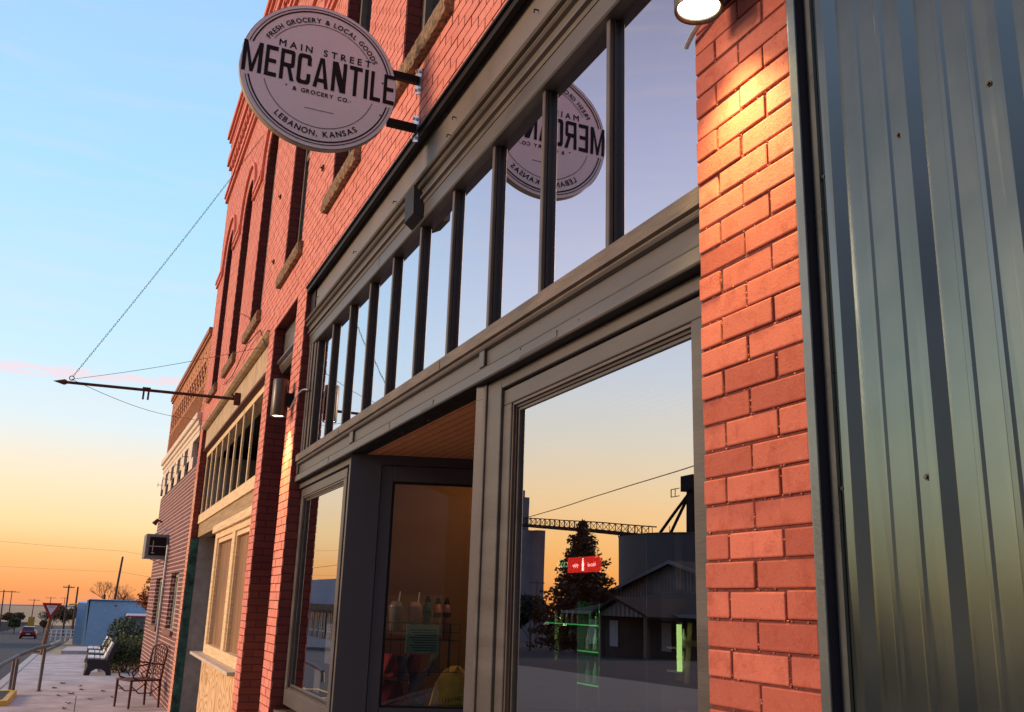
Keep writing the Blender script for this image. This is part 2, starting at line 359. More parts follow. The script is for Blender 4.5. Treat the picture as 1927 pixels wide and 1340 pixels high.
mb = MB(); mb.quad((39.4, -60, gz(39.4)-.145), (47, -60, gz(47)-.145), (47, 3.11, gz(47)-.145), (39.4, 3.11, gz(39.4)-.145)); struct(mb.build('cross_street', m_asph))
# sidewalk slabs
mb = MB()
def slab(mb, xa, xb, ya, yb, dz=0, th=.25):
    mb.hexa([(xa, ya, gz(xa)-th), (xb, ya, gz(xb)-th), (xb, yb, gz(xb)-th), (xa, yb, gz(xa)-th)], [(xa, ya, gz(xa)+dz), (xb, ya, gz(xb)+dz), (xb, yb, gz(xb)+dz), (xa, yb, gz(xa)+dz)])
x = -14.0
while x < 39:
    xb = min(x+1.525, 39.25)
    if x < 21: slab(mb, x, xb-.012, -.02 if x < 27.5 else 1.2, 1.44, 0); slab(mb, x, xb-.012, 1.452, 2.9, 0)
    else: slab(mb, x, xb-.012, -.02 if x < 27.5 else 1.0, 2.9, 0)
    x += 1.525
struct(mb.build('sidewalk', m_conc))
mb = MB(); x = -14.0
while x < 39:
    slab(mb, x, min(x+3.05, 39.25)-.008, 2.905, 3.08, .012); x += 3.05
struct(mb.build('kerb', m_curb))
mb = MB(); x = 47.2
while x < 64: slab(mb, x, x+2.9, 1.1, 2.3, 0); x += 2.95
struct(mb.build('far_sidewalk', m_conc))
mb = MB(); slab(mb, 27.6, 39.2, -14, .98, -.03); slab(mb, 47.3, 83.5, -20, 1.05, -.05); struct(mb.build('dry_lot', m_dirt))
mb = MB(); slab(mb, -14, 60, 14.7, 17.2, 0); slab(mb, 60.1, 80, 14.7, 17.2, 0); struct(mb.build('opposite_sidewalk', plain('old_grey_concrete', (.10, .085, .08, 1), .95, .2, 1, spec=.1)))
# far verge at the bend of the road and hills
mb = MB(); slab(mb, 52, 78, 3.2, 3.9, -.08); struct(mb.build('verge', m_dirt))
mb = MB(); strip(mb, 0, 300, 14.62, 160, -.155, 0); struct(mb.build('gravel_yard', plain('dark_gravel', (.03, .026, .03, 1), 1, .3, .6, spec=.05)))
m_hill = plain('far_blue_ridge', (.10, .13, .20, 1), 1, .2, .001)
mb = MB(); random.seed(3)
pts = [(-3200+i*160) for i in range(41)]
hs = [-33+2.2*sin(i*.7)+1.6*sin(i*1.9+1) for i in range(41)]
for i in range(40):
    a, b = pts[i], pts[i+1]; mb.quad((2500, a, -42), (2500, b, -42), (3000, b, hs[i+1]-6), (3000, a, hs[i]-6)); mb.quad((3000, a, hs[i]-6), (3000, b, hs[i+1]-6), (4200, b, -60), (4200, a, -60))
struct(mb.build('hills', m_hill))

# ================================================================== red brick building
B1 = thing('brick_building', (9.7, -3, gz(9.7)), 'two storey red painted brick shop building with a taupe glazed shopfront and arched upper windows', 'building')
CZ, CL, Z0 = .0706, .2115, .0569        # course height, brick length, a known bed joint
TOPZ = 8.95
WF = [5.43, 7.48, 9.75, 12.22, 14.43, 16.65]; WW = .98
UW = [(x-WW/2) for x in WF]             # upper window centres
SPR = [5.76]*6; RI, RO = .49, .70
HOLES = [(2.075, 8.21, -9, 2.75), (8.67, 9.95, -9, 2.83), (10.3, 17.3, -9, 2.88)]
def free(x0, x1, zc, grow=0, arch=RO):
    segs = [(x0, x1)]
    cut = [(a-grow, b+grow) for a, b, c, d in HOLES if c-grow < zc < d+grow]
    for xc, sp in zip(UW, SPR):
        if 3.30 < zc <= sp: cut.append((xc-WW/2-grow, xc+WW/2+grow))
        elif sp < zc < sp+arch: h = math.sqrt(arch**2-(zc-sp)**2); cut.append((xc-h, xc+h))
    for a, b in cut:
        ns_ = []
        for p, q in segs:
            if b <= p or a >= q: ns_.append((p, q)); continue
            if a > p: ns_.append((p, a))
            if b < q: ns_.append((b, q))
        segs = ns_
    return segs
def lay(mb, x0, x1, z0, z1, y, rnd, gap=.009, prj=.008, jit=.0015, ph=0.0, freef=free):
    k0 = math.floor((z0-Z0)/CZ); k = k0
    while Z0+k*CZ < z1:
        za = max(z0, Z0+k*CZ+gap/2); zb = min(z1, Z0+(k+1)*CZ-gap/2)
        if zb-za > .015:
            for p, q in freef(x0, x1, (za+zb)/2):
                off = ph+(CL/2 if k % 2 else 0)
                i = math.floor((p-off)/CL)
                while off+i*CL < q:
                    a = max(p, off+i*CL+gap/2); b = min(q, off+(i+1)*CL-gap/2)
                    if b-a > .02:
                        yy = y+rnd.uniform(-jit, jit); t = rnd.uniform(-jit, jit)*.6
                        mb.box(a+rnd.uniform(0, .002), b-rnd.uniform(0, .002), y-prj-.004, yy, za+t, zb+t, back=False)
                    i += 1
        k += 1
rnd = random.Random(5)
# right-hand pier by the metal building (close to the lens: rounded edges, larger chips)
mb = MB(); lay(mb, 1.655, 2.075, -1.70, 2.0, 0, rnd, gap=.0068, jit=.003, ph=1.87, prj=.006)
o = mb.build('brick_pier', brick_unit('near_brick', (.54, .155, .105, 1), (.25, .048, .032, 1), (.68, .30, .2, 1), pit=.5, var=.75, bd=.005), B1, bevel=.0042, seg=2)
r4 = random.Random(44); cr = MB()
for _ in range(520):
    k = r4.randint(-12, 27); z = Z0+k*CZ+r4.gauss(0, .0016); x = r4.uniform(1.665, 2.06) if r4.random() < .8 else r4.choice([1.87, 1.765, 1.975])
    if r4.random() < .35: z = Z0+k*CZ+r4.uniform(0, CZ); x = 1.87+(0 if k % 2 == 0 else .10575)*r4.choice((-1, 1))+r4.gauss(0, .0012)
    s_ = r4.uniform(.0008, .0030); y = -.004+s_*.5
    cr.add([(x-s_*1.3, y, z), (x, y, z-s_), (x+s_*1.3, y, z), (x, y, z+s_), (x+s_*.3, y+s_*1.1, z), (x, y-s_, z)], [(0, 1, 4), (1, 2, 4), (2, 3, 4), (3, 0, 4), (1, 0, 5), (2, 1, 5), (3, 2, 5), (0, 3, 5)])
o = cr.build('mortar_crumbs', plain('crumbling_pink_mortar', (.48, .17, .13, 1), .95, .5, 60), B1); o['kind'] = 'stuff'
mb = MB(); lay(mb, 1.655, 17.75, 2.0, 5.55, 0, rnd, ph=1.87); lay(mb, 1.655, 17.75, 5.55, TOPZ-.3, 0, rnd, ph=1.87)
mb.build('upper_brickwork', m_brick, B1)
mb = MB()
for a, b in ((8.21, 8.67), (9.95, 10.3), (17.3, 17.75)):
    mb = MB(); lay(mb, a, b, gz(a)-.1, 2.0, 0, rnd, gap=.008, ph=a, freef=lambda p, q, z: [(p, q)])
    mb.build('pilaster_brickwork', m_brick if a < 17 else brick_unit('salmon_brick', (.82, .42, .28, 1), (.6, .24, .16, 1), (.8, .5, .35, 1)), B1)
def backing(mb, y0, y1, grow, arch):
    zs = sorted(set([-2.2, 2.75+grow, 2.83+grow, 2.88+grow, 3.30, SPR[0], SPR[0]+arch, TOPZ]))
    for a, b in zip(zs[:-1], zs[1:]):
        if SPR[0] <= a < SPR[0]+arch-.001: continue
        for p, q in free(1.655, 17.75, (a+b)/2, grow, arch): mb.box(p, q, y0, y1, a, b)
    sp = SPR[0]; xs_ = [1.655]+sum([[xc-arch, xc+arch] for xc in UW], [])+[17.75]
    for p, q in zip(xs_[0::2], xs_[1::2]):
        if q > p: mb.box(p, q, y0, y1, sp, sp+arch)
    for xc in UW:
        n = 14
        for i in range(n):
            t0, t1 = pi-i*pi/n, pi-(i+1)*pi/n
            xa, za, xb, zb = xc+arch*cos(t0), sp+arch*sin(t0), xc+arch*cos(t1), sp+arch*sin(t1)
            mb.hexa([(xa, y0, za), (xb, y0, zb), (xb, y1, zb), (xa, y1, za)], [(xa, y0, sp+arch), (xb, y0, sp+arch), (xb, y1, sp+arch), (xa, y1, sp+arch)])
mb = MB(); backing(mb, -.40, -.016, 0, RI); mb.build('wall', m_wall, B1)
mb = MB(); backing(mb, -.0158, -.0065, .004, RO-.03); mb.build('mortar', m_mortar, B1)
mb = MB(); mb.box(17.72, 17.76, -11, -.02, -2.3, TOPZ-.2); mb.box(1.66, 1.70, -11, -.41, 2, TOPZ-.2); mb.box(1.7, 17.7, -11, -.4, TOPZ-.5, TOPZ-.3); mb.box(1.70, 17.7, -11, -10.9, -2.2, TOPZ-.5); mb.build('side_wall', m_wall, B1)
# corbel courses and the parapet
mb = MB()
for z, h, p in ((7.42, .08, .045), (7.52, .08, .07), (8.12, .08, .05), (8.22, .16, .09), (8.42, .07, .06), (TOPZ-.32, .10, .06), (TOPZ-.22, .09, .10), (TOPZ-.13, .13, .14)):
    mb.box(1.66, 17.76+p, -.05, p, z, z+h)
for i in range(58):
    mb.box(1.9+i*.27, 1.9+i*.27+.12, -.04, .045, 8.02, 8.115)
mb.build('corbel_band', m_brick, B1)
mb = MB()   # projecting string course at the springing, broken by the arches
xs_ = [1.66]+sum([[xc-.74, xc+.74] for xc in UW], [])+[17.80]
for p, q in zip(xs_[0::2], xs_[1::2]):
    mb = MB(); mb.prism([(-.03, 5.66), (.03, 5.66), (.03, 5.727), (.05, 5.73), (.05, 5.80), (-.03, 5.80)], p, q); mb.build('string_course', m_brick, B1)
# arches: ring of voussoirs + moulded hood with dropped ends; window with frame, stone sill and panes
def ring(mb, xc, zc, r0, r1, y0, y1, n, gap=.0, t0=0, t1=pi):
    for i in range(n):
        a, b = t0+(t1-t0)*i/n+gap, t0+(t1-t0)*(i+1)/n-gap
        P = lambda r, t, y: (xc+r*cos(t), y, zc+r*sin(t))
        mb.hexa([P(r0, a, y0), P(r1, a, y0), P(r1, b, y0), P(r0, b, y0)], [P(r0, a, y1), P(r1, a, y1), P(r1, b, y1), P(r0, b, y1)])
sills = [(4.40, 5.60), (6.46, 7.60), (8.66, 9.87), (11.17, 12.42), (13.38, 14.64), (15.58, 16.78)]
for i, (xc, sp) in enumerate(zip(UW, SPR)):
    mb = MB(); ring(mb, xc, sp, RI, RI+.1, -.03, .002, 22, .006); ring(mb, xc, sp, RI+.108, RO, -.03, .002, 22, .006); mb.build('arch', m_brick, B1)
    mb = MB(); ring(mb, xc, sp, RO, RO+.055, -.02, .04, 20); mb.box(xc-RO-.055, xc-RO, -.02, .04, sp-.12, sp-.001); mb.box(xc+RO, xc+RO+.055, -.02, .04, sp-.12, sp-.001)
    mb.build('hood_mould', m_brick, B1)
    x0, x1 = xc-WW/2, xc+WW/2
    w = MB()
    for a, b in ((x0, x0+.07), (x1-.07, x1)): w.box(a, b, -.20, -.115, 3.38, sp)
    w.box(x0, x1, -.20, -.12, 3.36, 3.46); w.box(x0+.05, x1-.05, -.19, -.125, 4.70, 4.78); w.box(xc-.025, xc+.025, -.19, -.13, 4.78, sp+.3)
    ring(w, xc, sp, RI-.07, RI, -.20, -.115, 12)
    wf = w.build('window', plain('weathered_window_wood', (.17, .14, .12, 1), .7, .3, 8), B1)
    g = MB(); n = 10; vs = [(x0+.05, -.165, 3.44), (x1-.05, -.165, 3.44)]+[(xc+.44*cos(t), -.165, sp+.44*sin(t)) for t in [pi*k/n for k in range(n+1)]]
    g.add(vs, [tuple(range(len(vs)))]); g.build('pane', m_glassU, wf)
    a, b = sills[i]; s = MB(); nx = 46; r2 = random.Random(20+i)
    gridv = []
    for k in range(nx+1):      # rock-faced stone: rough front, sawn top
        xk = a+(b-a)*k/nx; j = lambda v: r2.uniform(-v, v)
        gridv += [(xk, -.15, 3.245), (xk, .045+j(.005), 3.245+j(.003)), (xk, .056+j(.008), 3.272+j(.005)), (xk, .057+j(.008), 3.33+j(.005)), (xk, .050+j(.002), 3.375), (xk, -.15, 3.392)]
    fs = [(k*6+m, k*6+(m+1) % 6, (k+1)*6+(m+1) % 6, (k+1)*6+m) for k in range(nx) for m in range(6)]+[(0, 1, 2, 3, 4, 5), tuple(nx*6+m for m in (5, 4, 3, 2, 1, 0))]
    s.add(gridv, fs); s.build('stone_sill', m_stone, wf)
# dark attic room behind the upper panes
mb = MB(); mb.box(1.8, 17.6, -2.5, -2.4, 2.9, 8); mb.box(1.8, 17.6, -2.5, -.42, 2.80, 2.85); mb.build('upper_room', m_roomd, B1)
# iron wall-tie plates
for x, z in ((7.95, 3.84), (10.52, 4.60), (10.52, 3.78)):
    mb = MB(); mb.box(x-.024, x+.024, 0.001, .016, z-.024, z+.024); mb.cyl((x, .01, z), (x, .03, z), .010, n=6); mb.build('tie_plate', m_rust, B1)

# ------------------------------------------------------------------ shopfront
mb = MB()
def rail(prof, x0, x1, name, mat, par=B1, bev=0):
    return MB().prism(prof, x0, x1).build(name, mat, par, bevel=bev)
# steel edge over the fascia, fascia sheet, crown moulding
rail([(-.30, 2.757), (.018, 2.757), (.018, 2.742), (.002, 2.742), (.002, 2.700), (-.030, 2.700), (-.030, 2.735), (-.30, 2.735)], 2.08, 8.205, 'cornice_lintel', m_black)
mb = MB(); mb.box(2.08, 8.02, -.16, -.055, 2.43, 2.734); fa = mb.build('fascia_board', m_fascia, B1)
mb = MB(); mb.box(8.02, 8.205, -.2, -.045, 2.40, 2.733); mb.build('fascia_end_block', m_black, B1)
# hooks left in the fascia
for x, z in ((3.35, 2.6), (4.42, 2.60), (4.5, 2.53), (5.55, 2.55), (6.6, 2.56), (7.95, 2.6)):
    mb = MB(); mb.tube([(x, -.055, z), (x, -.035, z), (x, -.034, z-.018)], .0035, 5); mb.build('fascia_hook', m_black, fa)
crown = [(-.16, 2.455), (-.012, 2.455), (-.005, 2.440), (-.012, 2.428), (-.030, 2.424), (-.030, 2.410), (-.020, 2.404), (-.016, 2.392), (-.024, 2.380), (-.042, 2.374), (-.048, 2.355), (-.044, 2.34), (-.034, 2.332), (-.034, 2.318), (-.052, 2.312), (-.056, 2.29), (-.16, 2.29)]
rail(crown, 2.08, 8.195, 'crown_moulding', m_mould)
rail([(-.16, 2.288), (-.060, 2.288), (-.060, 2.200), (-.066, 2.192), (-.16, 2.192)], 2.08, 8.2, 'transom_head_rail', m_frame)
mb = MB(); mb.hexa([(4.93, -.06, 2.20), (5.16, -.06, 2.20), (5.13, .0, 2.225), (4.96, .0, 2.225)], [(4.93, -.06, 2.43), (5.16, -.06, 2.43), (5.13, .006, 2.41), (4.96, .006, 2.41)])
mb.build('crown_block', m_black, B1, bevel=.003)
# transom lights
PX = [2.76+.5735*i for i in range(10)]
for x in PX:
    mb = MB(); mb.box(x-.014, x+.014, -.105, -.085, 1.20, 2.20); m1 = mb.build('mullion', m_mullf, B1, bevel=.003)
    mb = MB(); mb.box(x-.020, x+.020, -.128, -.1052, 1.20, 2.198); mb.build('mullion_bead', m_mull, m1)
edges = [2.075]+PX+[8.02]
for i, (a, b) in enumerate(zip(edges[:-1], edges[1:])):
    j = random.Random(i).uniform(-.0008, .0008)
    MB().quad((a, -.118+j, 1.2), (b, -.118-j, 1.2), (b, -.118-j, 2.21), (a, -.118+j, 2.21)).build('transom_pane', m_glassT, B1)
mb = MB(); mb.box(7.96, 8.02, -.15, -.075, 1.2, 2.2); mb.box(8.03, 8.08, -.15, -.062, 1.2, 2.2); mb.box(8.09, 8.14, -.15, -.055, 1.2, 2.2); mb.box(8.15, 8.205, -.15, -.07, 1.2, 2.2)
mb.build('transom_jamb', m_mullf, B1, bevel=.003)
# sill beam below the transom: worn board, cove, panelled frieze, lip
rail([(-.16, 1.232), (-.034, 1.216), (-.028, 1.208), (-.030, 1.156), (-.046, 1.152), (-.046, 1.144), (-.16, 1.144)], 2.08, 8.19, 'transom_sill', m_frame2)
rail([(-.16, 1.143), (-.052, 1.143), (-.040, 1.138), (-.036, 1.131), (-.040, 1.124), (-.056, 1.120), (-.16, 1.120)], 2.08, 8.19, 'cove_moulding', m_frame)
rail([(-.16, 1.1195), (-.060, 1.1195), (-.060, 1.046), (-.16, 1.046)], 2.08, 8.17, 'frieze_panel', m_frame)
rail([(-.16, 1.0455), (-.052, 1.0455), (-.044, 1.040), (-.046, 1.034), (-.040, 1.030), (-.038, .985), (-.041, .980), (-.16, .980)], 2.08, 8.185, 'header_lip', m_frame)
for a, b in ((3.825, 3.885), (6.225, 6.315), (8.14, 8.185)):
    mb = MB(); mb.box(a, b, -.062, -.044, 1.047, 1.128); mb.build('frieze_divider', m_frame, B1, bevel=.003)
for a, b in ((3.06, .35), (4.5, .2)):
    mb = MB(); mb.box(a, a+b, -.0385, -.0362, .990, 1.018); mb.build('patch_strip', m_frame, B1)
# display window: head casing, sash with stepped bead, pane
def display(x0, x1, gx0, gx1, gz0, gz1, zb):
    w = MB(); w.box(x0, x1, -.20, -.088, .926, .975); head = w.build('display_window', m_frame, B1, bevel=.003)
    s = MB(); s.box(gx0-.115, gx1+.115, -.17, -.100, gz1+.035, .915); s.box(gx0-.115, gx1+.115, -.17, -.100, gz0-.16, gz0-.035)
    s.box(gx0-.115, gx0-.035, -.17, -.0995, gz0-.035, gz1+.035); s.box(gx1+.035, gx1+.115, -.17, -.0995, gz0-.035, gz1+.035)
    s.build('sash', m_frame, head, bevel=.003)
    for k, (d, y) in enumerate(((.034, -.108), (.022, -.118), (.010, -.126))):
        b = MB(); e = d-.011
        b.box(gx0-d, gx1+d, -.16, y, gz1+e, gz1+d); b.box(gx0-d, gx1+d, -.16, y, gz0-d, gz0-e)
        b.box(gx0-d, gx0-e, -.16, y+.0004, gz0-e, gz1+e); b.box(gx1+e, gx1+d, -.16, y+.0004, gz0-e, gz1+e)
        b.build('bead', (m_mullf, m_mull, m_frame)[k], head)
    MB().quad((gx0-.005, -.134, gz0-.005), (gx1+.005, -.134, gz0-.005), (gx1+.005, -.134, gz1+.005), (gx0-.005, -.134, gz1+.005)).build('pane', m_glass, head)
    w = MB(); w.box(x0, x1, -.2, -.04, zb-.05, zb); w.build('sill', m_frame2, head, bevel=.004)
    w = MB(); w.box(x0+.01, x1-.01, -.2, -.10, gz(x0)-.1, zb-.051); w.box(x0+.12, x1-.12, -.11, -.085, gz(x0)+.12, zb-.17); w.build('bulkhead', m_frame, head, bevel=.003)
    return head
mb = MB(); mb.box(2.08, 8.19, -.16, -.042, .9765, .9795); mb.box(2.08, 8.19, -.16, -.0885, .9752, .9764); mb.build('header_shade_strip', m_black, B1)  # black strips under the header lip, painted for the shade there
for a, b in ((2.09, 3.70), (6.44, 8.2)): MB().box(a, b, -.17, -.112, .9151, .9259).build('shadow_gap', m_black, B1)  # black filler, painted for the shade between head casing and sash
display(2.078, 3.80, 2.30, 3.586, -.66, .812, -.86)
display(6.43, 8.205, 6.65, 8.03, -.665, .812, -.87)
mb = MB(); mb.box(3.705, 3.86, -.26, -.0855, gz(4), .9745); mb.box(3.8605, 3.892, -.25, -.075, gz(4), .9748); mb.build('corner_post', m_frame, B1, bevel=.003)
mb = MB(); mb.box(6.336, 6.43, -.22, -.087, gz(6), .9745); mb.build('corner_post', m_frame, B1, bevel=.003)
# recessed entry
mb = MB(); mb.box(3.6, 6.9, -2.5, -.1605, .977, 1.0); mb.build('recess_ceiling', m_ceil, B1)
mb = MB(); mb.hexa([(3.9, -2.5, gz(5)-.2), (6.33, -2.5, gz(5)-.2), (6.33, -.021, gz(5)-.2), (3.9, -.021, gz(5)-.2)], [(3.9, -2.5, gz(3.9)+.02), (6.33, -2.5, gz(6.3)+.04), (6.33, -.021, gz(6.3)+.01), (3.9, -.021, gz(3.9)+.01)]); mb.build('recess_floor', plain('dark_entry_floor', (.10, .085, .08, 1), .9), B1)
def splay(o, d, L_, flip):
    d = Vector((d[0], d[1], 0)).normalized(); n = Vector((-d.y, d.x, 0))*(1 if flip else -1)   # n into the entry
    o = Vector((o[0], o[1], 0)); zb = gz(5)
    def bx(mb, s0, s1, z0, z1, t0, t1):
        P = lambda s, t, z: o+d*s+n*t+Vector((0, 0, z))
        mb.hexa([P(s0, t0, z0), P(s1, t0, z0), P(s1, t1, z0), P(s0, t1, z0)], [P(s0, t0, z1), P(s1, t0, z1), P(s1, t1, z1), P(s0, t1, z1)])
    mb = MB(); bx(mb, -.02, .19, zb, .91, -.06, 0); bx(mb, -.02, L_, .911, .976, -.06, .0); bx(mb, L_-.1, L_, zb, .91, -.06, 0); wall = mb.build('recess_wall', m_recess, B1)
    mb = MB(); bx(mb, .192, .275, -.72, .909, -.055, -.008); bx(mb, L_-.19, L_-.102, -.72, .909, -.055, -.008); bx(mb, .276, L_-.191, .80, .909, -.055, -.009); bx(mb, .276, L_-.191, -.72, -.655, -.055, -.009)
    bx(mb, .192, L_-.101, zb, -.721, -.055, -.004); mb.build('recess_sash', m_recess, wall, bevel=.003)
    mb = MB(); bx(mb, .276, .288, -.653, .798, -.05, -.022); bx(mb, L_-.203, L_-.191, -.653, .798, -.05, -.022); bx(mb, .289, L_-.204, .786, .798, -.05, -.022); bx(mb, .289, L_-.204, -.653, -.641, -.05, -.022); mb.build('bead', m_black, wall)
    P = lambda s, z: o+d*s+n*(-.035)+Vector((0, 0, z))
    MB().quad(P(.28, -.65), P(L_-.2, -.65), P(L_-.2, .79), P(.28, .79)).build('recess_pane', m_glassR, wall)
splay((6.336, -.10), (-.312, -.95), 2.22, True)
splay((3.895, -.10), (.312, -.95), 2.22, False)
mb = MB(); zb = gz(5); dy = -2.18
mb.box(4.50, 5.72, dy-.08, dy, .82, .976); mb.box(4.50, 4.60, dy-.08, dy, zb, .819); mb.box(5.63, 5.72, dy-.08, dy, zb, .819); dw = mb.build('door_frame', m_recess, B1)
mb = MB(); mb.box(4.605, 4.73, dy-.07, dy-.02, zb+.02, .81); mb.box(5.50, 5.625, dy-.07, dy-.02, zb+.02, .81); mb.box(4.731, 5.499, dy-.07, dy-.02, .68, .81); mb.box(4.731, 5.499, dy-.07, dy-.02, zb+.02, zb+.3)
dr = mb.build('door', m_recess, B1, bevel=.003)
MB().quad((4.73, dy-.045, zb+.3), (5.5, dy-.045, zb+.3), (5.5, dy-.045, .68), (4.73, dy-.045, .68)).build('pane', m_glassR, dr)
mb = MB(); mb.tube([(5.56, dy-.02, -.85), (5.56, dy+.03, -.85), (5.56, dy+.03, -.55), (5.56, dy-.02, -.55)], .01, 6); mb.build('handle', m_steel, dr)
# shop interior shell
mb = MB(); zf = gz(5)+.02
mb.box(2.0, 8.45, -7.1, -7.0, zf, 2.6); mb.box(8.28, 8.4, -7, -.45, zf, 2.6); mb.build('interior_wall', m_room, B1)
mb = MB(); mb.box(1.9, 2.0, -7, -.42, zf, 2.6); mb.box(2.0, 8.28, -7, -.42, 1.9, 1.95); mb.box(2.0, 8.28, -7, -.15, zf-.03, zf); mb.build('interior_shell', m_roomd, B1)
# doorway to the upstairs flat
mb = MB(); mb.box(8.672, 9.948, -.30, -.115, 2.46, 2.827); mb.build('stair_header_panel', m_frame, B1)
rail([(-.3, 2.458), (-.06, 2.458), (-.055, 2.43), (-.085, 2.41), (-.085, 2.39), (-.10, 2.36), (-.12, 2.33), (-.3, 2.33)], 8.675, 9.945, 'stair_header_moulding', m_mullf)
mb = MB(); mb.box(9.952, 10.05, -1.6, -.405, gz(9)-.05, 2.8); mb.box(8.55, 8.668, -1.6, -.405, gz(9)-.05, 2.8); mb.box(8.67, 9.95, -1.7, -1.6, gz(9)-.05, 2.8); mb.box(8.67, 9.95, -1.6, -.405, 2.78, 2.82); mb.build('stair_recess_wall', m_wall, B1)
mb = MB(); mb.box(8.85, 9.8, -1.6, -1.55, gz(9), .5); mb.build('stair_door', m_mull, B1)
mb = MB(); mb.box(8.672, 9.948, -1.59, -.02, gz(9.3)-.05, gz(9.3)+.1); mb.build('step', m_conc, B1)

# ------------------------------------------------------------------ second shopfront, under renovation
rail([(-.3, 2.90), (.035, 2.90), (.035, 2.885), (.0, 2.86), (-.3, 2.86)], 10.31, 17.29, 'fascia_cap', m_peel)
rail([(-.3, 2.859), (-.065, 2.859), (-.065, 2.50), (-.3, 2.50)], 10.31, 17.29, 'fascia_board', m_peel)
rail([(-.3, 2.499), (-.045, 2.499), (-.05, 2.47), (-.10, 2.45), (-.3, 2.45)], 10.31, 17.29, 'fascia_drip', m_rust)
fr = rail([(-.3, 2.448), (-.115, 2.448), (-.115, 2.37), (-.3, 2.37)], 10.31, 17.29, 'transom_head_rail', m_lumber)
rail([(-.3, 1.36), (-.095, 1.36), (-.095, 1.21), (-.3, 1.21)], 10.31, 17.29, 'transom_sill', m_lumber)
rail([(-.3, 1.209), (-.12, 1.209), (-.12, .985), (-.3, .985)], 10.31, 17.29, 'weathered_beam', m_oldwood)
for x in [10.36, 11.1, 11.9, 12.72, 13.45, 14.25, 15.0, 15.78, 16.45, 17.2]:
    mb = MB(); mb.box(x, x+.06, -.15, -.12, 1.361, 2.369); mb.build('mullion', m_lumber, B1, bevel=.004)
mb = MB(); mb.box(10.5, 17.2, -2.2, -2.1, -2, 2.5); mb.build('back_partition', m_roomd, B1)
mb = MB()
for i in range(12): mb.box(10.6+i*.56, 10.64+i*.56, -2.09, -2.0, gz(12), 2.6)
mb.build('wall_stud', plain('dark_stud', (.10, .06, .035, 1), .8, .3), B1)
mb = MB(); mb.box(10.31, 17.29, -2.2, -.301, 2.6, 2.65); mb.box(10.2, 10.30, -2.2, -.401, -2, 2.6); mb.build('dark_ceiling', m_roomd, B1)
# boarded display window
mb = MB(); mb.box(10.7, 14.42, -.2, -.055, .885, .99); lb = mb.build('boarded_window', m_lumber, B1, bevel=.004)
mb = MB(); mb.box(10.72, 14.30, -.2, -.095, .80, .884)
for a, b in ((10.72, 10.86), (12.20, 12.45), (14.08, 14.30)): mb.box(a, b, -.2, -.095, -.76, .799)
mb.box(10.861, 12.199, -.2, -.095, -.76, -.63); mb.box(12.451, 14.079, -.2, -.095, -.76, -.63); mb.build('frame', m_lumber, lb, bevel=.004)
mb = MB(); mb.box(10.65, 14.75, -.2, .035, -.80, -.761); mb.build('ledge', plain('primed_ledge', (.62, .52, .40, 1), .6, .1), lb, bevel=.003)
for a, b in ((10.862, 12.198), (12.452, 14.078)):
    f = MB(); f.box(a, a+.05, -.19, -.12, -.628, .798); f.box(b-.05, b, -.19, -.12, -.628, .798); f.box(a+.051, b-.051, -.19, -.12, .74, .798); f.build('sash', m_lumber, lb)
    MB().box(a+.05, b-.05, -.175, -.165, -.628, .739).build('board', plain('knotty_board', (.26, .14, .06, 1), .7, .5, 3, sc=(2, 1, .3)), lb)
mb = MB(); mb.box(10.31, 14.35, -.15, -.10, gz(12)-.1, -.801); mb.build('plywood_bulkhead', m_ply, lb)
mb = MB(); mb.box(14.31, 14.45, -1.6, -.15, gz(14), .98); mb.build('entry_side', m_oldwood, B1)
mb = MB(); mb.box(17.28, 17.296, -.145, -.02, gz(17)-.05, .96); mb.build('green_painted_pier_side', m_green, B1)
mb = MB(); mb.box(17.285, 17.34, -1.8, -.146, gz(17)-.05, 2.4); mb.build('whitewashed_entry_wall', m_whitewash, B1)
mb = MB(); mb.box(14.45, 17.28, -1.8, -1.75, gz(15), 1.2); mb.box(14.45, 17.28, -1.8, -.301, .99, 1.05); mb.build('entry_back', m_roomd, B1)

# ================================================================== metal-clad building (right)
B2 = thing('metal_building', (-1, -3, gz(0)), 'windowless building clad in slate coloured ribbed steel sheets, right of the brick pier', 'building')
def rib_profile(x0, x1):
    pts = []; x = 1.510
    majors = [x-.2235*i for i in range(40)]
    P = [(x0, 0)]
    for m in majors:
        P += [(m+.030, 0), (m+.012, .024), (m-.010, .024), (m-.028, 0)]
        for c in (m-.084, m-.154): P += [(c+.011, 0), (c+.006, .0048), (c-.006, .0048), (c-.011, 0)]
    P = [p for p in P if p[0] > x1]+[(x1, 0)]
    return P
P = rib_profile(1.62, -5)
mb = MB(); YB = .012
n = len(P); vs = []; zl = [gz(0)-.1, -.5, .1, .7, 1.3, 1.9, 2.6, 5.5]
rr = random.Random(2)
for z in zl: vs += [(p[0], YB+p[1]+(rr.uniform(-.0008, .0008)), z) for p in P]
mb.add(vs, [(k*n+i+1, k*n+i, (k+1)*n+i, (k+1)*n+i+1) for k in range(len(zl)-1) for i in range(n-1)])
mb.build('ribbed_panel', m_sheet, B2)
mb = MB(); mb.box(1.578, 1.602, .046, .052, gz(0)-.1, 5.5); mb.box(1.603, 1.652, .0035, .012, gz(0)-.1, 5.5); mb.box(1.596, 1.602, .005, .0455, gz(0)-.1, 5.5); mb.build('corner_trim', m_trimm, B2, bevel=.0012)
mb = MB(); mb.box(1.5785, 1.583, .013, .0455, gz(0)-.1, 5.5); mb.build('trim_return', plain('dark_trim_return', (.018, .018, .03, 1), .5, .1, spec=.2), B2)  # trim side coloured near black for the dim street it would reflect
mb = MB(); mb.box(1.556, 1.577, YB+.001, YB+.010, gz(0)-.1, 5.5); mb.build('edge_strip', m_trimm, B2)
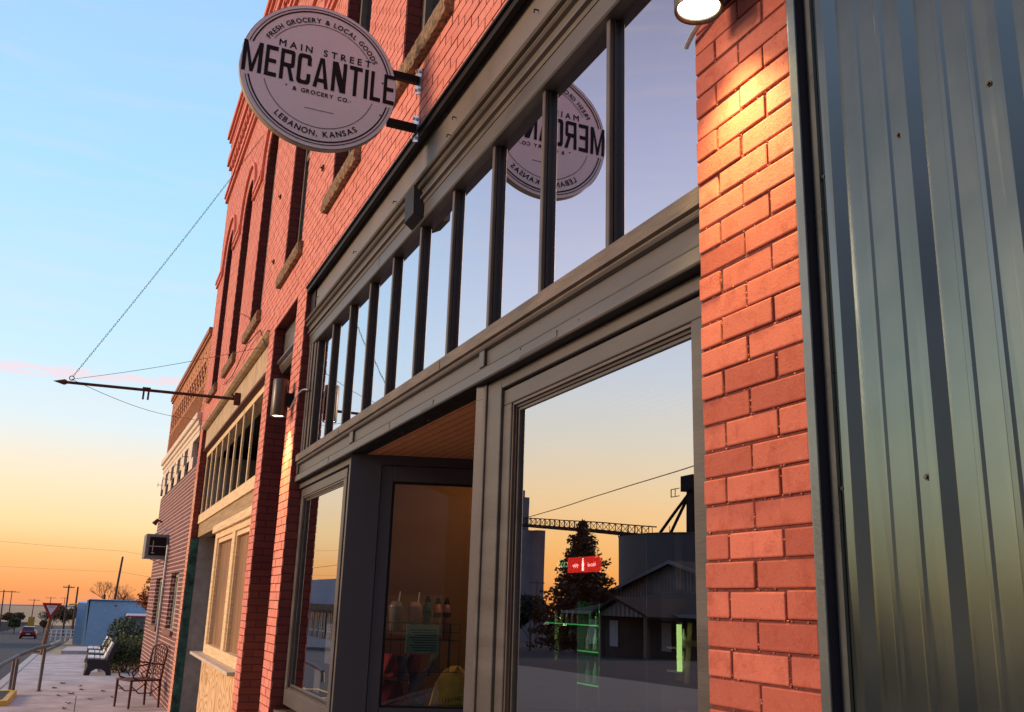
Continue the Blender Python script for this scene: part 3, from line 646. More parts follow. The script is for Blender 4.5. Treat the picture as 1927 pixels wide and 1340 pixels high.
mb = MB(); mb.box(-5, 1.64, -8, .004, gz(0)-.1, 5.48); mb.build('wall_core', m_trimm, B2)
m_screw = plain('dark_screw_head', (.09, .09, .095, 1), .3, .1, metal=.8)
sc_ = [(1.510+.038-.2235*i, z) for i in range(6) for z in (-1.18, -.458, .264, .988, 1.71, 2.43)]
for x, z in sc_:
    mb = MB(); mb.cyl((x, YB, z), (x, YB+.002, z), .0068, n=14); mb.cyl((x, YB+.002, z), (x, YB+.0065, z), .0042, n=6); mb.build('screw', m_screw, B2)

# ================================================================== brick building with the lattice parapet (left)
AB = radians(1.2); bd = Vector((cos(AB), sin(AB), 0)); bn = Vector((-sin(AB), cos(AB), 0)); bo = Vector((17.77, 0.0, 0)); BL = 7.3
B3 = thing('brick_building', tuple(bo+Vector((3.5, -3, gz(21)))), 'one storey dark brick building with a buff lattice brick parapet and cream cornice', 'building')
def bb(mb, u0, u1, y0, y1, z0, z1):
    P_ = lambda u, y, z: bo+bd*u+bn*y+Vector((0, 0, z))
    mb.hexa([P_(u0, y0, z0), P_(u1, y0, z0), P_(u1, y1, z0), P_(u0, y1, z0)], [P_(u0, y0, z1), P_(u1, y0, z1), P_(u1, y1, z1), P_(u0, y1, z1)])
win = [(.75, 2.15, -.62, .42), (3.95, 5.6, -.64, .36)]
mb = MB(); zb = gz(20)-.5
us = [0]+sum([[a, b] for a, b, _, _ in win], [])+[BL]
for a, b in zip(us[0::2], us[1::2]): bb(mb, a, b, -.35, 0, zb, 2.31)
for a, b, c, d in win: bb(mb, a, b, -.35, 0, zb, c); bb(mb, a, b, -.35, 0, d, 2.31)
bb(mb, 0, .02, -9, -.351, zb, 4.6); bb(mb, BL-.02, BL, -9, -.351, zb, 4.6); bb(mb, 0, BL, -9.1, -9.0, zb, 4.5)
mb.build('wall', m_darkbr, B3)
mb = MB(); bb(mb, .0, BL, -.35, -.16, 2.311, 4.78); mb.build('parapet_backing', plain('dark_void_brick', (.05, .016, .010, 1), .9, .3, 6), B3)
mb = MB(); r3 = random.Random(9)
def blay(u0, u1, z0, z1):
    k = 0; z = z0
    while z < z1-.01:
        zz = min(z+.062, z1); u = u0-(.105 if k % 2 else 0)
        while u < u1:
            a, b = max(u, u0), min(u+.202, u1)
            if b-a > .02: bb(mb, a, b, -.16, r3.uniform(-.002, .002), z, zz)
            u += .21
        z += .07; k += 1
blay(0, BL, 4.56, 4.80); blay(0, .27, 3.28, 4.56); blay(BL-.27, BL, 3.28, 4.56); blay(.27, BL-.27, 3.28, 3.33); blay(.27, BL-.27, 3.86, 3.93)
z = 3.335; k = 0          # fine checker lattice
while z < 3.85:
    u = .27+(.075 if k % 2 else 0)
    while u < BL-.3: bb(mb, u, u+.085, -.16, 0, z, z+.050); u += .17
    z += .066; k += 1
z = 3.935; k = 0          # open honeycomb lattice, ragged top edge of tall slots
while z < 4.50:
    u = .30+(.20 if (k//2) % 2 else 0); wd = .20 if k % 2 == 0 else .11
    while u < BL-.4:
        bb(mb, u+.10-wd/2, u+.10+wd/2, -.16, 0, z, z+.070)
        u += .40
    z += .071; k += 1
u = .30
while u < BL-.4: bb(mb, u, u+.26, -.16, 0, 4.37, 4.56); u += .40
mb.build('lattice_parapet', m_buff, B3)
mb = MB(); bb(mb, -.0, BL+.05, -.36, .06, 4.80, 4.90); bb(mb, -.0, BL+.03, -.36, .035, 4.74, 4.799); mb.build('coping', plain('clay_coping', (.38, .17, .09, 1), .8, .3, 6), B3)
mb = MB(); bb(mb, .0, BL+.06, -.2, .10, 3.14, 3.27); bb(mb, .0, BL+.04, -.2, .06, 3.04, 3.139); bb(mb, 0, BL+.02, -.2, .03, 2.94, 3.039); mb.build('cornice', m_cream, B3, bevel=.01)
mb = MB(); bb(mb, 0, BL, -.1, .015, 2.84, 2.939)
for i in range(5):
    u = .9+i*1.38; bb(mb, u, u+.72, -.08, .02, 2.52, 2.838); bb(mb, u-.33, u+.32, -.08, .018, 2.30, 2.519)
mb.build('cream_block', m_cream, B3)
mb = MB()
for i in range(5):
    u = .9+i*1.38+.8; bb(mb, u, u+.42, -.08, .004, 2.42, 2.83)
mb.build('parapet_vent', m_black, B3)
mb = MB()
for i in range(5):
    p = bo+bd*(1.4+i*1.38)+Vector((0, 0, 2.62)); mb.tube([p, p+bn*.14], .006, 5); mb.tube([p+bn*.14-Vector((0, 0, .05)), p+bn*.14+Vector((0, 0, .05))], .006, 5)
mb.build('insulator_hook', m_rust, B3)
for a, b, c, d in win:
    mb = MB(); bb(mb, a, b, -.30, -.09, d-.07, d); bb(mb, a, a+.07, -.30, -.09, c, d-.071); bb(mb, b-.07, b, -.30, -.09, c, d-.071); bb(mb, (a+b)/2-.04, (a+b)/2+.04, -.30, -.10, c, d-.071)
    wf = mb.build('window', plain('pale_green_window_paint', (.40, .42, .36, 1), .6, .15), B3)
    mb = MB(); bb(mb, a+.07, b-.07, -.13, -.12, c+.001, d-.071); mb.build('pane', plain('drawn_pale_blind', (.55, .56, .46, 1), .5, .1), wf)
    mb = MB(); bb(mb, a-.08, b+.08, -.30, .05, c-.09, c-.001); mb.build('sill', plain('brown_sill', (.22, .12, .09, 1), .8, .2), wf)
p = lambda u, y, z: tuple(bo+bd*u+bn*y+Vector((0, 0, z)))
mb = MB(); mb.tube([p(3.1, .05, 1.0), p(3.1, .05, -1.95)], .03, 8); mb.build('drain_pipe', m_steel, B3)
mb = MB(); mb.tube([p(5.95, 0, 1.66), p(5.95, .12, 1.70)], .02, 6); mb.cyl(p(5.95, .10, 1.72), p(5.95, .18, 1.60), .03, .06, 10); mb.build('floodlight', m_rust, B3)
# window air conditioner sticking out of the wall
ac = thing('air_conditioner', p(3.9, .3, .72), 'grey box air conditioner projecting high from the dark brick wall', 'air conditioner')
mb = MB(); bb(mb, 3.62, 4.25, .0, .46, .74, 1.24); mb.build('housing', plain('grey_ac_metal', (.20, .21, .22, 1), .5, .2), ac, bevel=.012)
mb = MB(); bb(mb, 3.612, 3.619, .05, .38, .80, 1.18); mb.build('vent_panel', m_black, ac)
mb = MB(); bb(mb, 3.60, 3.611, .05, .38, .98, .995); bb(mb, 3.60, 3.611, .30, .315, .88, 1.1); bb(mb, 3.60, 3.611, .27, .33, .84, .86); mb.build('louvre', m_steel, ac)
mb = MB(); mb.tube([p(3.66, .0, 1.38), p(3.66, .30, 1.24)], .012, 5); mb.tube([p(3.66, 0, .6), p(3.66, .35, .735)], .012, 5); mb.build('bracket', m_steel, ac)

# ================================================================== round hanging sign
def textmesh(s, size=1.0, offs=0.0, space=1.0):
    cu = bpy.data.curves.new('t', 'FONT'); cu.body = s; cu.size = size; cu.offset = offs; cu.space_character = space; cu.resolution_u = 4
    o = bpy.data.objects.new('t', cu); COL.objects.link(o)
    dg = bpy.context.evaluated_depsgraph_get(); me = bpy.data.meshes.new_from_object(o.evaluated_get(dg))
    vs = [(v.co.x, v.co.y) for v in me.vertices]; fs = [tuple(p.vertices) for p in me.polygons]
    bpy.data.objects.remove(o); bpy.data.curves.remove(cu); bpy.data.meshes.remove(me)
    return vs, fs
SX, SY, SZ, SR = 4.97, .612, 2.97, .457
sg = thing('hanging_sign', (SX, SY, SZ-SR), 'large round shop sign reading MERCANTILE hanging from two black arms', 'sign')
mb = MB()
def ell(r, n=72): return [(SY-r*cos(2*pi*i/n), SZ+r*sin(2*pi*i/n)) for i in range(n)]
mb.prism(ell(SR), SX-.010, SX+.034); mb.build('sign_disc', plain('sign_face_off_white', (.80, .88, .93, 1), .55, .03, 2, bmp=.02), sg)
mb = MB(); e = ell(SR+.004); e2 = ell(SR-.001); n = len(e)
mb.add([(SX-.006, a, b) for a, b in e]+[(SX+.036, a, b) for a, b in e], [(i, (i+1) % n, n+(i+1) % n, n+i) for i in range(n)], True)
mb.build('edge_band', plain('sign_edge_cream', (.42, .35, .25, 1), .5, .15, 6), sg)
FX = SX-.0125
def onface(mb, pts, faces, dx=0.0):
    mb.add([(FX-dx, SY-u, SZ+v) for u, v in pts], faces)
def arcband(mb, r0, r1, t0, t1, n=60, dx=0):
    vs = []; 
    for i in range(n+1):
        t = t0+(t1-t0)*i/n; vs += [(r0*cos(t), r0*sin(t)), (r1*cos(t), r1*sin(t))]
    onface(mb, vs, [(2*i, 2*i+1, 2*i+3, 2*i+2) for i in range(n)], dx)
mb = MB()
for r0, r1 in ((.412, .421), (.432, .437), (.330, .3335)):
    rr_ = (r0+r1)/2; up = math.asin(min(1, .150/rr_)) if r0 > .35 else math.asin(.135/rr_)+.16; dn = math.asin(.098/rr_)
    if r0 < .35: up = math.asin(.120/rr_)+.18
    arcband(mb, r0, r1, up if r0 < .35 else math.asin(.118/rr_), pi-(up if r0 < .35 else math.asin(.118/rr_)))
    arcband(mb, r0, r1, pi+dn, 2*pi-dn)
onface(mb, [(-.075, -.2225), (.095, -.2225), (.095, -.2195), (-.075, -.2195)], [(0, 1, 2, 3)])
for u, v, r in ((.372, .055, .006), (.372, -.16, .006), (-.19, -.105, .005), (.188, -.118, .0035), (-.172, .151, .005), (.118, .146, .005), (-.405, -.10, .006)):
    onface(mb, [(u+r*cos(k*pi/4), v+r*sin(k*pi/4)) for k in range(8)], [tuple(range(8))])
mb.build('ring_lines', m_black, sg)
BOLD = ((0, 0), (.0011, 0), (-.0011, 0), (0, .0011), (0, -.0011))
def arctext(mb, s, size, r, tc, span, up=True, offs=.0):
    ws = []
    for ch in s:
        if ch == ' ': ws.append((None, None, size*.30, 0)); continue
        v, f = textmesh(ch, size, offs); x0 = min(a for a, b in v); x1 = max(a for a, b in v); ws.append((v, f, x1-x0, x0))
    tot = span*r; gap = (tot-sum(w[2] for w in ws))/(len(s)-1); p_ = -tot/2
    for v, f, w, x0 in ws:
        if v:
            mid = p_+w/2
            if up: a = tc-mid/r; rot = a-pi/2; R0 = r
            else: a = tc+mid/r; rot = a+pi/2; R0 = r
            out = []
            for x_, y_ in v:
                lx = x_-x0-w/2; ly = y_
                out.append((R0*cos(a)+lx*cos(rot)-ly*sin(rot), R0*sin(a)+lx*sin(rot)+ly*cos(rot)))
            for q_, (du, dv) in enumerate(BOLD): onface(mb, [(a_+du, b_+dv) for a_, b_ in out], f, .00005*q_)
        p_ += w+gap
mb = MB(); arctext(mb, 'FRESH GROCERY & LOCAL GOODS', .043, .347, radians(90), radians(124), True)
mb.build('arc_lettering', m_black, sg)
mb = MB(); arctext(mb, 'LEBANON, KANSAS', .050, .386, radians(-90), radians(78), False); mb.build('arc_lettering', m_black, sg)
def linetext(mb, s, size, cx_, cv, width, offs=0.0):
    ws = []
    for ch in s:
        if ch == ' ': ws.append((None, None, size*.36, 0)); continue
        v, f = textmesh(ch, size, offs); x0 = min(a for a, b in v); x1 = max(a for a, b in v); ws.append((v, f, x1-x0, x0))
    gap = (width-sum(w[2] for w in ws))/(len(s)-1); p_ = cx_-width/2
    for v, f, w, x0 in ws:
        if v:
            for q_, (du, dv) in enumerate(BOLD): onface(mb, [(x_-x0+p_+du, y_+cv+dv) for x_, y_ in v], f, .00005*q_)
        p_ += w+gap
mb = MB(); linetext(mb, 'MAIN STREET', .060, .020, .136, .545); mb.build('line_lettering', m_black, sg)
mb = MB(); linetext(mb, '& GROCERY CO.', .036, .013, -.128, .330); mb.build('line_lettering', m_black, sg)
# condensed capitals of the shop name, each glyph built from straight strokes
def q4(a, b, c, d): return [a, b, c, d]
T = .165
GL = {
 'M': (1.0, [[(0, 0), (.2, 0), (.2, 1), (0, 1)], [(.8, 0), (1, 0), (1, 1), (.8, 1)], [(.2, 1), (.2, .66), (.42, .0), (.5, 0), (.5, .26)], [(.8, 1), (.5, .26), (.5, 0), (.58, 0), (.8, .66)]]),
 'E': (.62, [[(0, 0), (.3, 0), (.3, 1), (0, 1)], [(.3, .0), (1, 0), (1, .135), (.3, .135)], [(.3, .44), (.9, .44), (.9, .57), (.3, .57)], [(.3, .865), (1, .865), (1, 1), (.3, 1)]]),
 'R': (.74, [[(0, 0), (.26, 0), (.26, 1), (0, 1)], [(.26, .87), (.74, .87), (.80, 1), (.26, 1)], [(.74, .87), (.74, .56), (1, .52), (1, .90), (.93, .98), (.80, 1)], [(.26, .42), (.80, .42), (.95, .45), (1, .52), (.74, .56), (.26, .56)], [(.50, .42), (.76, 0), (1.04, 0), (.76, .42)]]),
 'C': (.72, [[(0, .12), (.28, .18), (.28, .82), (0, .88)], [(0, .88), (.28, .82), (.36, .87), (.64, .87), (.72, .82), (1, .88), (.92, .97), (.80, 1), (.20, 1), (.08, .97)], [(.72, .82), (.72, .64), (1, .64), (1, .88)], [(0, .12), (.08, .03), (.20, 0), (.80, 0), (.92, .03), (1, .12), (.72, .18), (.64, .13), (.36, .13), (.28, .18)], [(.72, .18), (1, .12), (1, .36), (.72, .36)]]),
 'A': (.82, [[(0, 0), (.25, 0), (.5, .84), (.5, 1), (.36, 1)], [(1, 0), (.64, 1), (.5, 1), (.5, .84), (.75, 0)], [(.30, .18), (.70, .18), (.66, .31), (.34, .31)]]),
 'N': (.78, [[(0, 0), (.25, 0), (.25, 1), (0, 1)], [(.75, 0), (1, 0), (1, 1), (.75, 1)], [(.25, 1), (.25, .55), (.62, 0), (.75, 0), (.75, .45), (.38, 1)]]),
 'T': (.70, [[(0, .865), (1, .865), (1, 1), (0, 1)], [(.36, 0), (.64, 0), (.64, .865), (.36, .865)]]),
 'I': (.20, [[(0, 0), (1, 0), (1, 1), (0, 1)]]),
 'L': (.58, [[(0, 0), (.33, 0), (.33, 1), (0, 1)], [(.33, 0), (1, 0), (1, .135), (.33, .135)]]),
}
word = 'MERCANTILE'; HT = .196; tw = .898; gp = .016
ws = [GL[c][0] for c in word]; unit = (tw-gp*9)/sum(ws); u = -tw/2; mb = MB()
for c in word:
    w = GL[c][0]*unit
    for k, poly in enumerate(GL[c][1]): onface(mb, [(u+x_*w, -.076+y_*HT) for x_, y_ in poly], [tuple(range(len(poly)))], .0001+.00004*k)
    u += w+gp
mb.build('name_lettering', m_black, sg)
for z in (2.79, 3.115):
    mb = MB(); mb.box(SX-.006, SX+.030, .010, .19, z-.024, z+.024); mb.build('bracket_arm', m_black, sg, bevel=.002)
    mb = MB(); mb.prism([(SX+.012-.055, z-.115), (SX+.012+.055, z-.06), (SX+.012+.055, z+.115), (SX+.012-.055, z+.06)], .001, .009, 'xz'); pl = mb.build('wall_plate', m_steel, sg)
    mb = MB()
    for a, b in ((-.035, -.08), (.035, .085), (-.035, .045), (.035, -.045)): mb.cyl((SX+.012+a, .009, z+b), (SX+.012+a, .022, z+b), .010, .008, 6)
    mb.build('bolt', m_steel, pl)

# ================================================================== cylinder wall lamps
m_lens = emit('lit_lamp_lens', (1, .93, .70, 1), 9)
def wall_lamp(x, label, cx_dir, cable, zb=1.582, col=(1, .74, .26), en=120, yc=.118):
    t = thing('wall_lamp', (x, 0, zb), label, 'lamp', 'cylinder lamps on the brick piers')
    mb = MB(); mb.lathe((x, yc, zb), [(.058, .010), (.0655, 0), (.067, .004), (.067, .336), (.064, .341), (.0, .341)], 32); mb.lathe((x, yc, zb), [(.058, .010), (.058, .05)], 32); mb.build('housing', m_lamp, t)
    mb = MB(); mb.lathe((x, yc, zb), [(.0, .014), (.057, .014)], 32, False); mb.build('lens', m_lens, t)
    mb = MB(); mb.box(x-.042, x+.042, .012, yc-.04, zb+.10, zb+.22); mb.build('mount', m_black, t, bevel=.003)
    mb = MB(); mb.box(x-.056, x+.056, .002, .0125, zb+.085, zb+.235); mb.build('back_plate', m_black, t, bevel=.002)
    mb = MB(); mb.tube(cable, .009, 8); mb.build('conduit', m_steel, t)
    ld = bpy.data.lights.new('lamp_light', 'SPOT'); lo = bpy.data.objects.new('lamp_light', ld); COL.objects.link(lo); lo.parent = t; lo.location = (0, yc, -.006)
    ld.energy = en; ld.color = col; ld.spot_size = radians(104); ld.spot_blend = 1.0; ld.shadow_soft_size = .05; lo.rotation_euler = (radians(5), 0, 0)
def arc(p0, p1, h, n=10, up=(0, 0, 1)):
    p0 = Vector(p0); p1 = Vector(p1); up = Vector(up); return [p0.lerp(p1, i/n)+up*h*sin(pi*i/n) for i in range(n+1)]
wall_lamp(8.44, 'lit black cylinder lamp on the narrow brick pier beside the shopfront, far one of two', 1, arc((8.36, .03, 1.64), (7.99, -.05, 1.76), .07))
wall_lamp(1.868, 'lit cylinder lamp at the top edge beside the metal cladding, nearest of two', -1, arc((1.92, .012, 1.70), (2.10, .012, 1.655), .015, up=(0, 1, 0)), zb=1.598, yc=.127)

# ================================================================== old sign pole on chain
op = thing('sign_pole', (12.9, 1.1, 2.5), 'old rusty iron sign arm with an arrow tip, hung over the sidewalk on a chain', 'sign arm')
mb = MB(); mb.cyl((12.9, 0.0, 2.60), (12.9, 2.08, 2.575), .021, .019, 8); mb.build('arm', m_rust, op)
mb = MB(); mb.cyl((12.9, 2.08, 2.575), (12.9, 2.12, 2.575), .03, .03, 8); mb.cyl((12.9, 2.10, 2.575), (12.9, 2.235, 2.575), .040, .002, 8); mb.build('arrow_tip', m_rust, op)
mb = MB(); mb.box(12.86, 12.94, -.06, .015, 2.52, 2.68); mb.tube([(12.9, 0.0, 2.60), (12.9, .05, 2.66)], .016); mb.build('wall_socket', m_rust, op)
mb = MB()
for y in (1.10, 1.16): mb.box(12.885, 12.915, y-.012, y+.012, 2.46, 2.60)
mb.box(12.875, 12.925, 1.08, 1.18, 2.60, 2.62); mb.build('sign_hanger', m_rust, op)
ch = MB(); p0 = Vector((12.9, 2.02, 2.66)); p1 = Vector((12.9, .01, 6.55)); 
for k in range(14): a = 2*pi*k/14; b = 2*pi*(k+1)/14; ch.cyl((12.9, 2.03+.028*cos(a), 2.635+.028*sin(a)), (12.9, 2.03+.028*cos(b), 2.635+.028*sin(b)), .006, n=5, caps=False)
d = (p1-p0); ll = d.length; d.normalize(); nl = int(ll/.042)
sag = lambda s: Vector((0, 0, -.05*sin(pi*s)))
for k in range(nl):
    c = p0.lerp(p1, (k+.5)/nl)+sag((k+.5)/nl); s1 = Vector((1, 0, 0)) if k % 2 else d.cross(Vector((1, 0, 0)))
    r_ = [c+d*.025*cos(t)+s1*.009*sin(t) for t in [2*pi*j/8 for j in range(8)]]
    for j in range(8): ch.cyl(r_[j], r_[(j+1) % 8], .0032, n=4, caps=False)
ch.build('chain', m_rust, op)
mb = MB(); A = Vector((12.9, 2.03, 2.62))
for B_, sgk in ((Vector((10.35, .01, 2.72)), .03), (Vector((16.0, .01, 2.80)), .11)):
    mb.tube([A.lerp(B_, i/16)-Vector((0, 0, sgk*sin(pi*i/16))) for i in range(17)], .0035, 4)
mb.build('guy_wire', m_rust, op)
w1 = MB(); w1.tube([(10.45, .01, 2.75), (10.9, .03, 3.05), (11.8, .05, 3.1), (12.6, .06, 2.98), (13.3, .03, 3.0), (14.4, .02, 3.1)], .006, 4); w1.tube([(11.3, .04, 3.12), (12.0, .04, 3.5), (13.2, .04, 3.9)], .005, 4)
tag(w1.build('loose_wire', m_black), 'loose dark wire draped on the brick under the upper windows', 'wire')

# ================================================================== sidewalk things
def place(x, y, dz=0): return (x, y, gz(x)+dz)
def make_bench():
    t = thing('bench', (0, 0, 0), '', 'bench', 'benches facing the street')
    for xx in (-.62, 0, .62):
        mb = MB()
        prof = [(-.33, 0), (-.20, 0), (-.165, .10), (-.06, .165), (.06, .165), (.165, .10), (.20, 0), (.34, 0), (.27, .26), (.30, .36), (.30, .40), (-.16, .38), (-.30, .80), (-.36, .84), (-.44, .80), (-.42, .70), (-.24, .32)]
        n = len(prof); mb.prism(prof, xx-.04, xx+.04); mb.build('end_frame', plain('black_recycled_plastic', (.02, .018, .024, 1), .6, .2), t, bevel=.008)
    for y0, y1, z in ((-.13, -.02, .39), (.0, .11, .40), (.13, .28, .405)):
        mb = MB(); mb.box(-.58, -.045, y0, y1, z, z+.035); mb.box(.045, .58, y0, y1, z, z+.035); mb.build('seat_slat', m_white, t)
    for s in (.18, .52, .82):
        mb = MB()
        for a, b in ((-.58, -.045), (.045, .58)):
            yb = -.155-.27*(s*.42+.06); zz = .40+s*.42
            mb.obox(((a+b)/2, -.12-.155*s*1.05-.0, .41+s*.40), ((b-a)/2, 0, 0), (0, -.020, -.008), (0, -.022, .058))
        mb.build('back_slat', m_white, t)
    return t
b1 = make_bench(); b1.location = place(27.9, 1.02); b1['label'] = 'black bench with white slats, nearest of the three on the sidewalk'
dup(b1, place(31.2, 1.0), 'black bench with white slats, middle one of three on the sidewalk')
dup(b1, place(34.2, 1.02), 'black bench with white slats, farthest of the three before the cross street')

ch_ = thing('metal_armchair', place(18.6, .34), 'rust brown wrought iron armchair with an openwork back against the dark brick wall', 'chair')
def P3(x, y, z): q = place(18.6, .34); return (q[0]+x, q[1]+y, q[2]+z)
for dx in (-.27, .27):
    mb = MB(); mb.cyl(P3(dx, .27, 0), P3(dx, .27, .45), .020, .024, 8); mb.build('leg', m_rust, ch_)
    mb = MB(); mb.cyl(P3(dx, -.27, 0), P3(dx, -.25, .45), .020, .024, 8); mb.cyl(P3(dx, -.25, .45), P3(dx, -.32, .98), .022, .018, 8); mb.build('leg', m_rust, ch_)
    mb = MB(); mb.tube([P3(dx, -.29, .72), P3(dx, -.05, .74), P3(dx, .18, .70), P3(dx, .28, .60), P3(dx, .24, .50), P3(dx, .12, .46)], .014, 7)
    mb.tube([P3(dx, .0, .47), P3(dx, -.06, .56), P3(dx, .03, .63), P3(dx, .12, .58), P3(dx, .06, .50)], .010, 6); mb.build('armrest', m_rust, ch_)
    mb = MB(); mb.tube([P3(dx, .25, .36), P3(dx, .12, .25), P3(dx, -.1, .25), P3(dx, -.25, .36)], .010, 6); mb.build('leg_brace', m_rust, ch_)
mb = MB(); mb.box(*[v for v in (P3(-.29, 0, 0)[0], P3(.29, 0, 0)[0], P3(0, -.27, 0)[1], P3(0, .30, 0)[1], P3(0, 0, .445)[2], P3(0, 0, .475)[2])]); mb.build('seat', m_rust, ch_, bevel=.01)
mb = MB(); mb.tube([P3(-.27, -.32, .98), P3(-.16, -.33, 1.03), P3(0, -.335, 1.06), P3(.16, -.33, 1.03), P3(.27, -.32, .98)], .014, 7); mb.tube([P3(-.27, -.265, .55), P3(.27, -.265, .55)], .010, 6)
for k in range(6):
    xk = -.22+k*.088
    for j in range(4): mb.tube([P3(xk, -.27-.012*j, .56+.115*j), P3(xk+.05, -.275-.012*j, .61+.115*j), P3(xk-.01, -.28-.012*j, .655+.115*j), P3(xk+.03, -.285-.012*j, .68+.115*j)], .008, 5)
mb.build('backrest', m_rust, ch_); ch_.rotation_euler.z = .40; ch_.location.y = .46

hr = thing('handrail', place(21.7, 2.4), 'grey bent pipe handrail at the kerb beside the yellow painted step', 'handrail')
q = lambda x, y, z: (x, y, gz(x)+z)
mb = MB(); mb.tube([q(23.4, 1.96, .93), q(23.0, 1.99, .91), q(22.3, 2.10, .88), q(21.9, 2.30, .84), q(21.4, 2.58, .72), q(20.6, 2.78, .60), q(20.2, 2.88, .50), q(20.2, 2.90, .30)], .038, 10); mb.build('top_rail', m_grey, hr)
for x_, y_, h in ((22.2, 2.16, .84), (21.3, 2.58, .66), (21.7, 2.66, .68)):
    mb = MB(); mb.cyl(q(x_, y_, 0), q(x_, y_, h), .034, n=10); mb.cyl(q(x_, y_, 0), q(x_, y_, .012), .07, n=10); mb.build('post', m_grey, hr)
mb = MB(); mb.hexa([q(19.0, 2.50, .0), q(21.4, 2.50, 0), q(21.4, 3.1, 0), q(19.0, 3.1, 0)], [q(19.0, 2.52, .09), q(21.4, 2.52, .09), q(21.4, 3.1, .09), q(19, 3.1, .09)]); struct(mb.build('yellow_kerb_edge', m_yel))
mb = MB(); mb.hexa([q(19.2, 2.62, .0905), q(21.1, 2.62, .0905), q(21.1, 3.0, .0905), q(19.2, 3.0, .0905)], [q(19.2, 2.62, .096), q(21.1, 2.62, .096), q(21.1, 3.0, .096), q(19.2, 3.0, .096)]); struct(mb.build('step_inset', m_asph))

ys = thing('yield_sign', place(38.7, 2.75), 'red and white triangular yield sign on a leaning wooden post at the corner', 'sign')
q = lambda x, y, z: (38.7+x, 2.75+y, gz(38.7)+z)
mb = MB(); mb.cyl(q(0, .03, -.1), q(0, -.10, 1.35), .075, .065, 8); mb.cyl(q(-.02, -.09, 1.25), q(-.02, -.13, 1.75), .045, .04, 6); mb.build('post', plain('brown_bark_post', (.22, .11, .06, 1), .9, .5, 14, bmp=.8), ys)
mb = MB(); c = q(-.08, -.08, 0)
tri = lambda s, x: [(c[1]+.33*s, c[2]+1.60+.19*s), (c[1]-.33*s, c[2]+1.60+.19*s), (c[1], c[2]+1.60-.40*s)]
mb.prism(tri(1, 0), c[0]-.004, c[0]+.004); mb.build('sign_plate', m_red, ys)
mb = MB(); mb.prism(tri(.56, 0), c[0]-.007, c[0]-.0045); mb.build('white_centre', m_white, ys)
v, f = textmesh('YIELD', .085); wx = max(a for a, b in v); mb = MB(); mb.add([(c[0]-.0078, c[1]+wx/2-a, c[2]+1.62+b) for a, b in v], f); mb.build('sign_lettering', m_red, ys)

random.seed(11)
lf = [(145, 1)]; spots = [(22.9, 1.9), (22.4, 1.35), (22.0, .95), (21.0, 1.75), (21.4, 1.55), (20.1, 1.2), (19.3, 1.55), (23.4, 1.4), (24.3, 1.75), (22.7, .6), (20.5, .8), (18.3, 1.6)]
for i, (x, y) in enumerate(spots):
    mb = MB(); a = random.uniform(0, 6); s_ = random.uniform(.05, .085)
    pts_ = [(x+s_*1.4*cos(a+t)*(1 if k % 2 else .6), y+s_*sin(a+t)*(1 if k % 2 else .6), gz(x)+.012+.012*(k % 3)) for k, t in enumerate([2*pi*j/8 for j in range(8)])]
    mb.add(pts_+[(x, y, gz(x)+.006)], [(k, (k+1) % 8, 8) for k in range(8)])
    tag(mb.build('dry_leaf', m_leafb), 'small dry brown leaf lying on the concrete sidewalk', 'leaf', 'dry leaves on the sidewalk')

# ------------------------------------------------------------------ foliage
def leaves(mb, c, rad, n, s, rnd, shell=.55, flat=0):
    for _ in range(n):
        while True:
            d = Vector((rnd.uniform(-1, 1), rnd.uniform(-1, 1), rnd.uniform(-1, 1)))
            if shell < d.length < 1: break
        p_ = Vector(c)+Vector((d.x*rad[0], d.y*rad[1], d.z*rad[2]))
        a = Vector((rnd.gauss(0, 1), rnd.gauss(0, 1), rnd.gauss(0, 1)*(1-flat))).normalized(); b = a.cross(Vector((rnd.gauss(0, 1), rnd.gauss(0, 1), rnd.gauss(0, 1)))).normalized()
        k = s*rnd.uniform(.6, 1.3); mb.add([p_-a*k, p_-b*k*.45, p_+a*k, p_+b*k*.45], [(0, 1, 2, 3)])
def shrub(x, y, w, h, label, mat, n=1500, s=.05, name='bush', cat='bush', group=None, seed=1, blobs=9, stem=m_wood):
    rnd = random.Random(seed); t = thing(name, place(x, y, -.05), label, cat, group); z0 = gz(x)
    mb = MB(); st = MB()
    for k in range(blobs):
        bx, by, bz = x+rnd.uniform(-.6, .6)*w/2, y+rnd.uniform(-.6, .6)*w/2, z0+h*rnd.uniform(.25, .85); r = w*rnd.uniform(.18, .32)
        leaves(mb, (bx, by, bz), (r, r, min(r, h*.28)), n//blobs, s, rnd, .2); st.tube([(x+rnd.uniform(-.1, .1), y+rnd.uniform(-.1, .1), z0-.1), ((x+bx)/2, (y+by)/2, z0+(bz-z0)*.6), (bx, by, bz)], .018, 4)
    mb.build('foliage', mat, t); st.build('stem', stem, t); return t
shrub(27.0+1.6, .33, 1.1, .95, 'low olive green bush at the foot of the dark brick wall, nearer of two', m_leafg, 2600, .045, seed=2, group='bushes by the wall')
shrub(32.5, .05, 1.9, 1.35, 'taller dark green bush behind the benches', plain('dark_bush_leaf', (.065, .09, .03, 1), .6, .5, 3), 4200, .05, seed=3, group='bushes by the wall')
shrub(29.5, -.1, 1.2, .9, 'yellow green bush between the wall and the benches', plain('yellow_green_leaf', (.13, .13, .03, 1), .6, .5, 3), 2200, .045, seed=5, group='bushes by the wall')
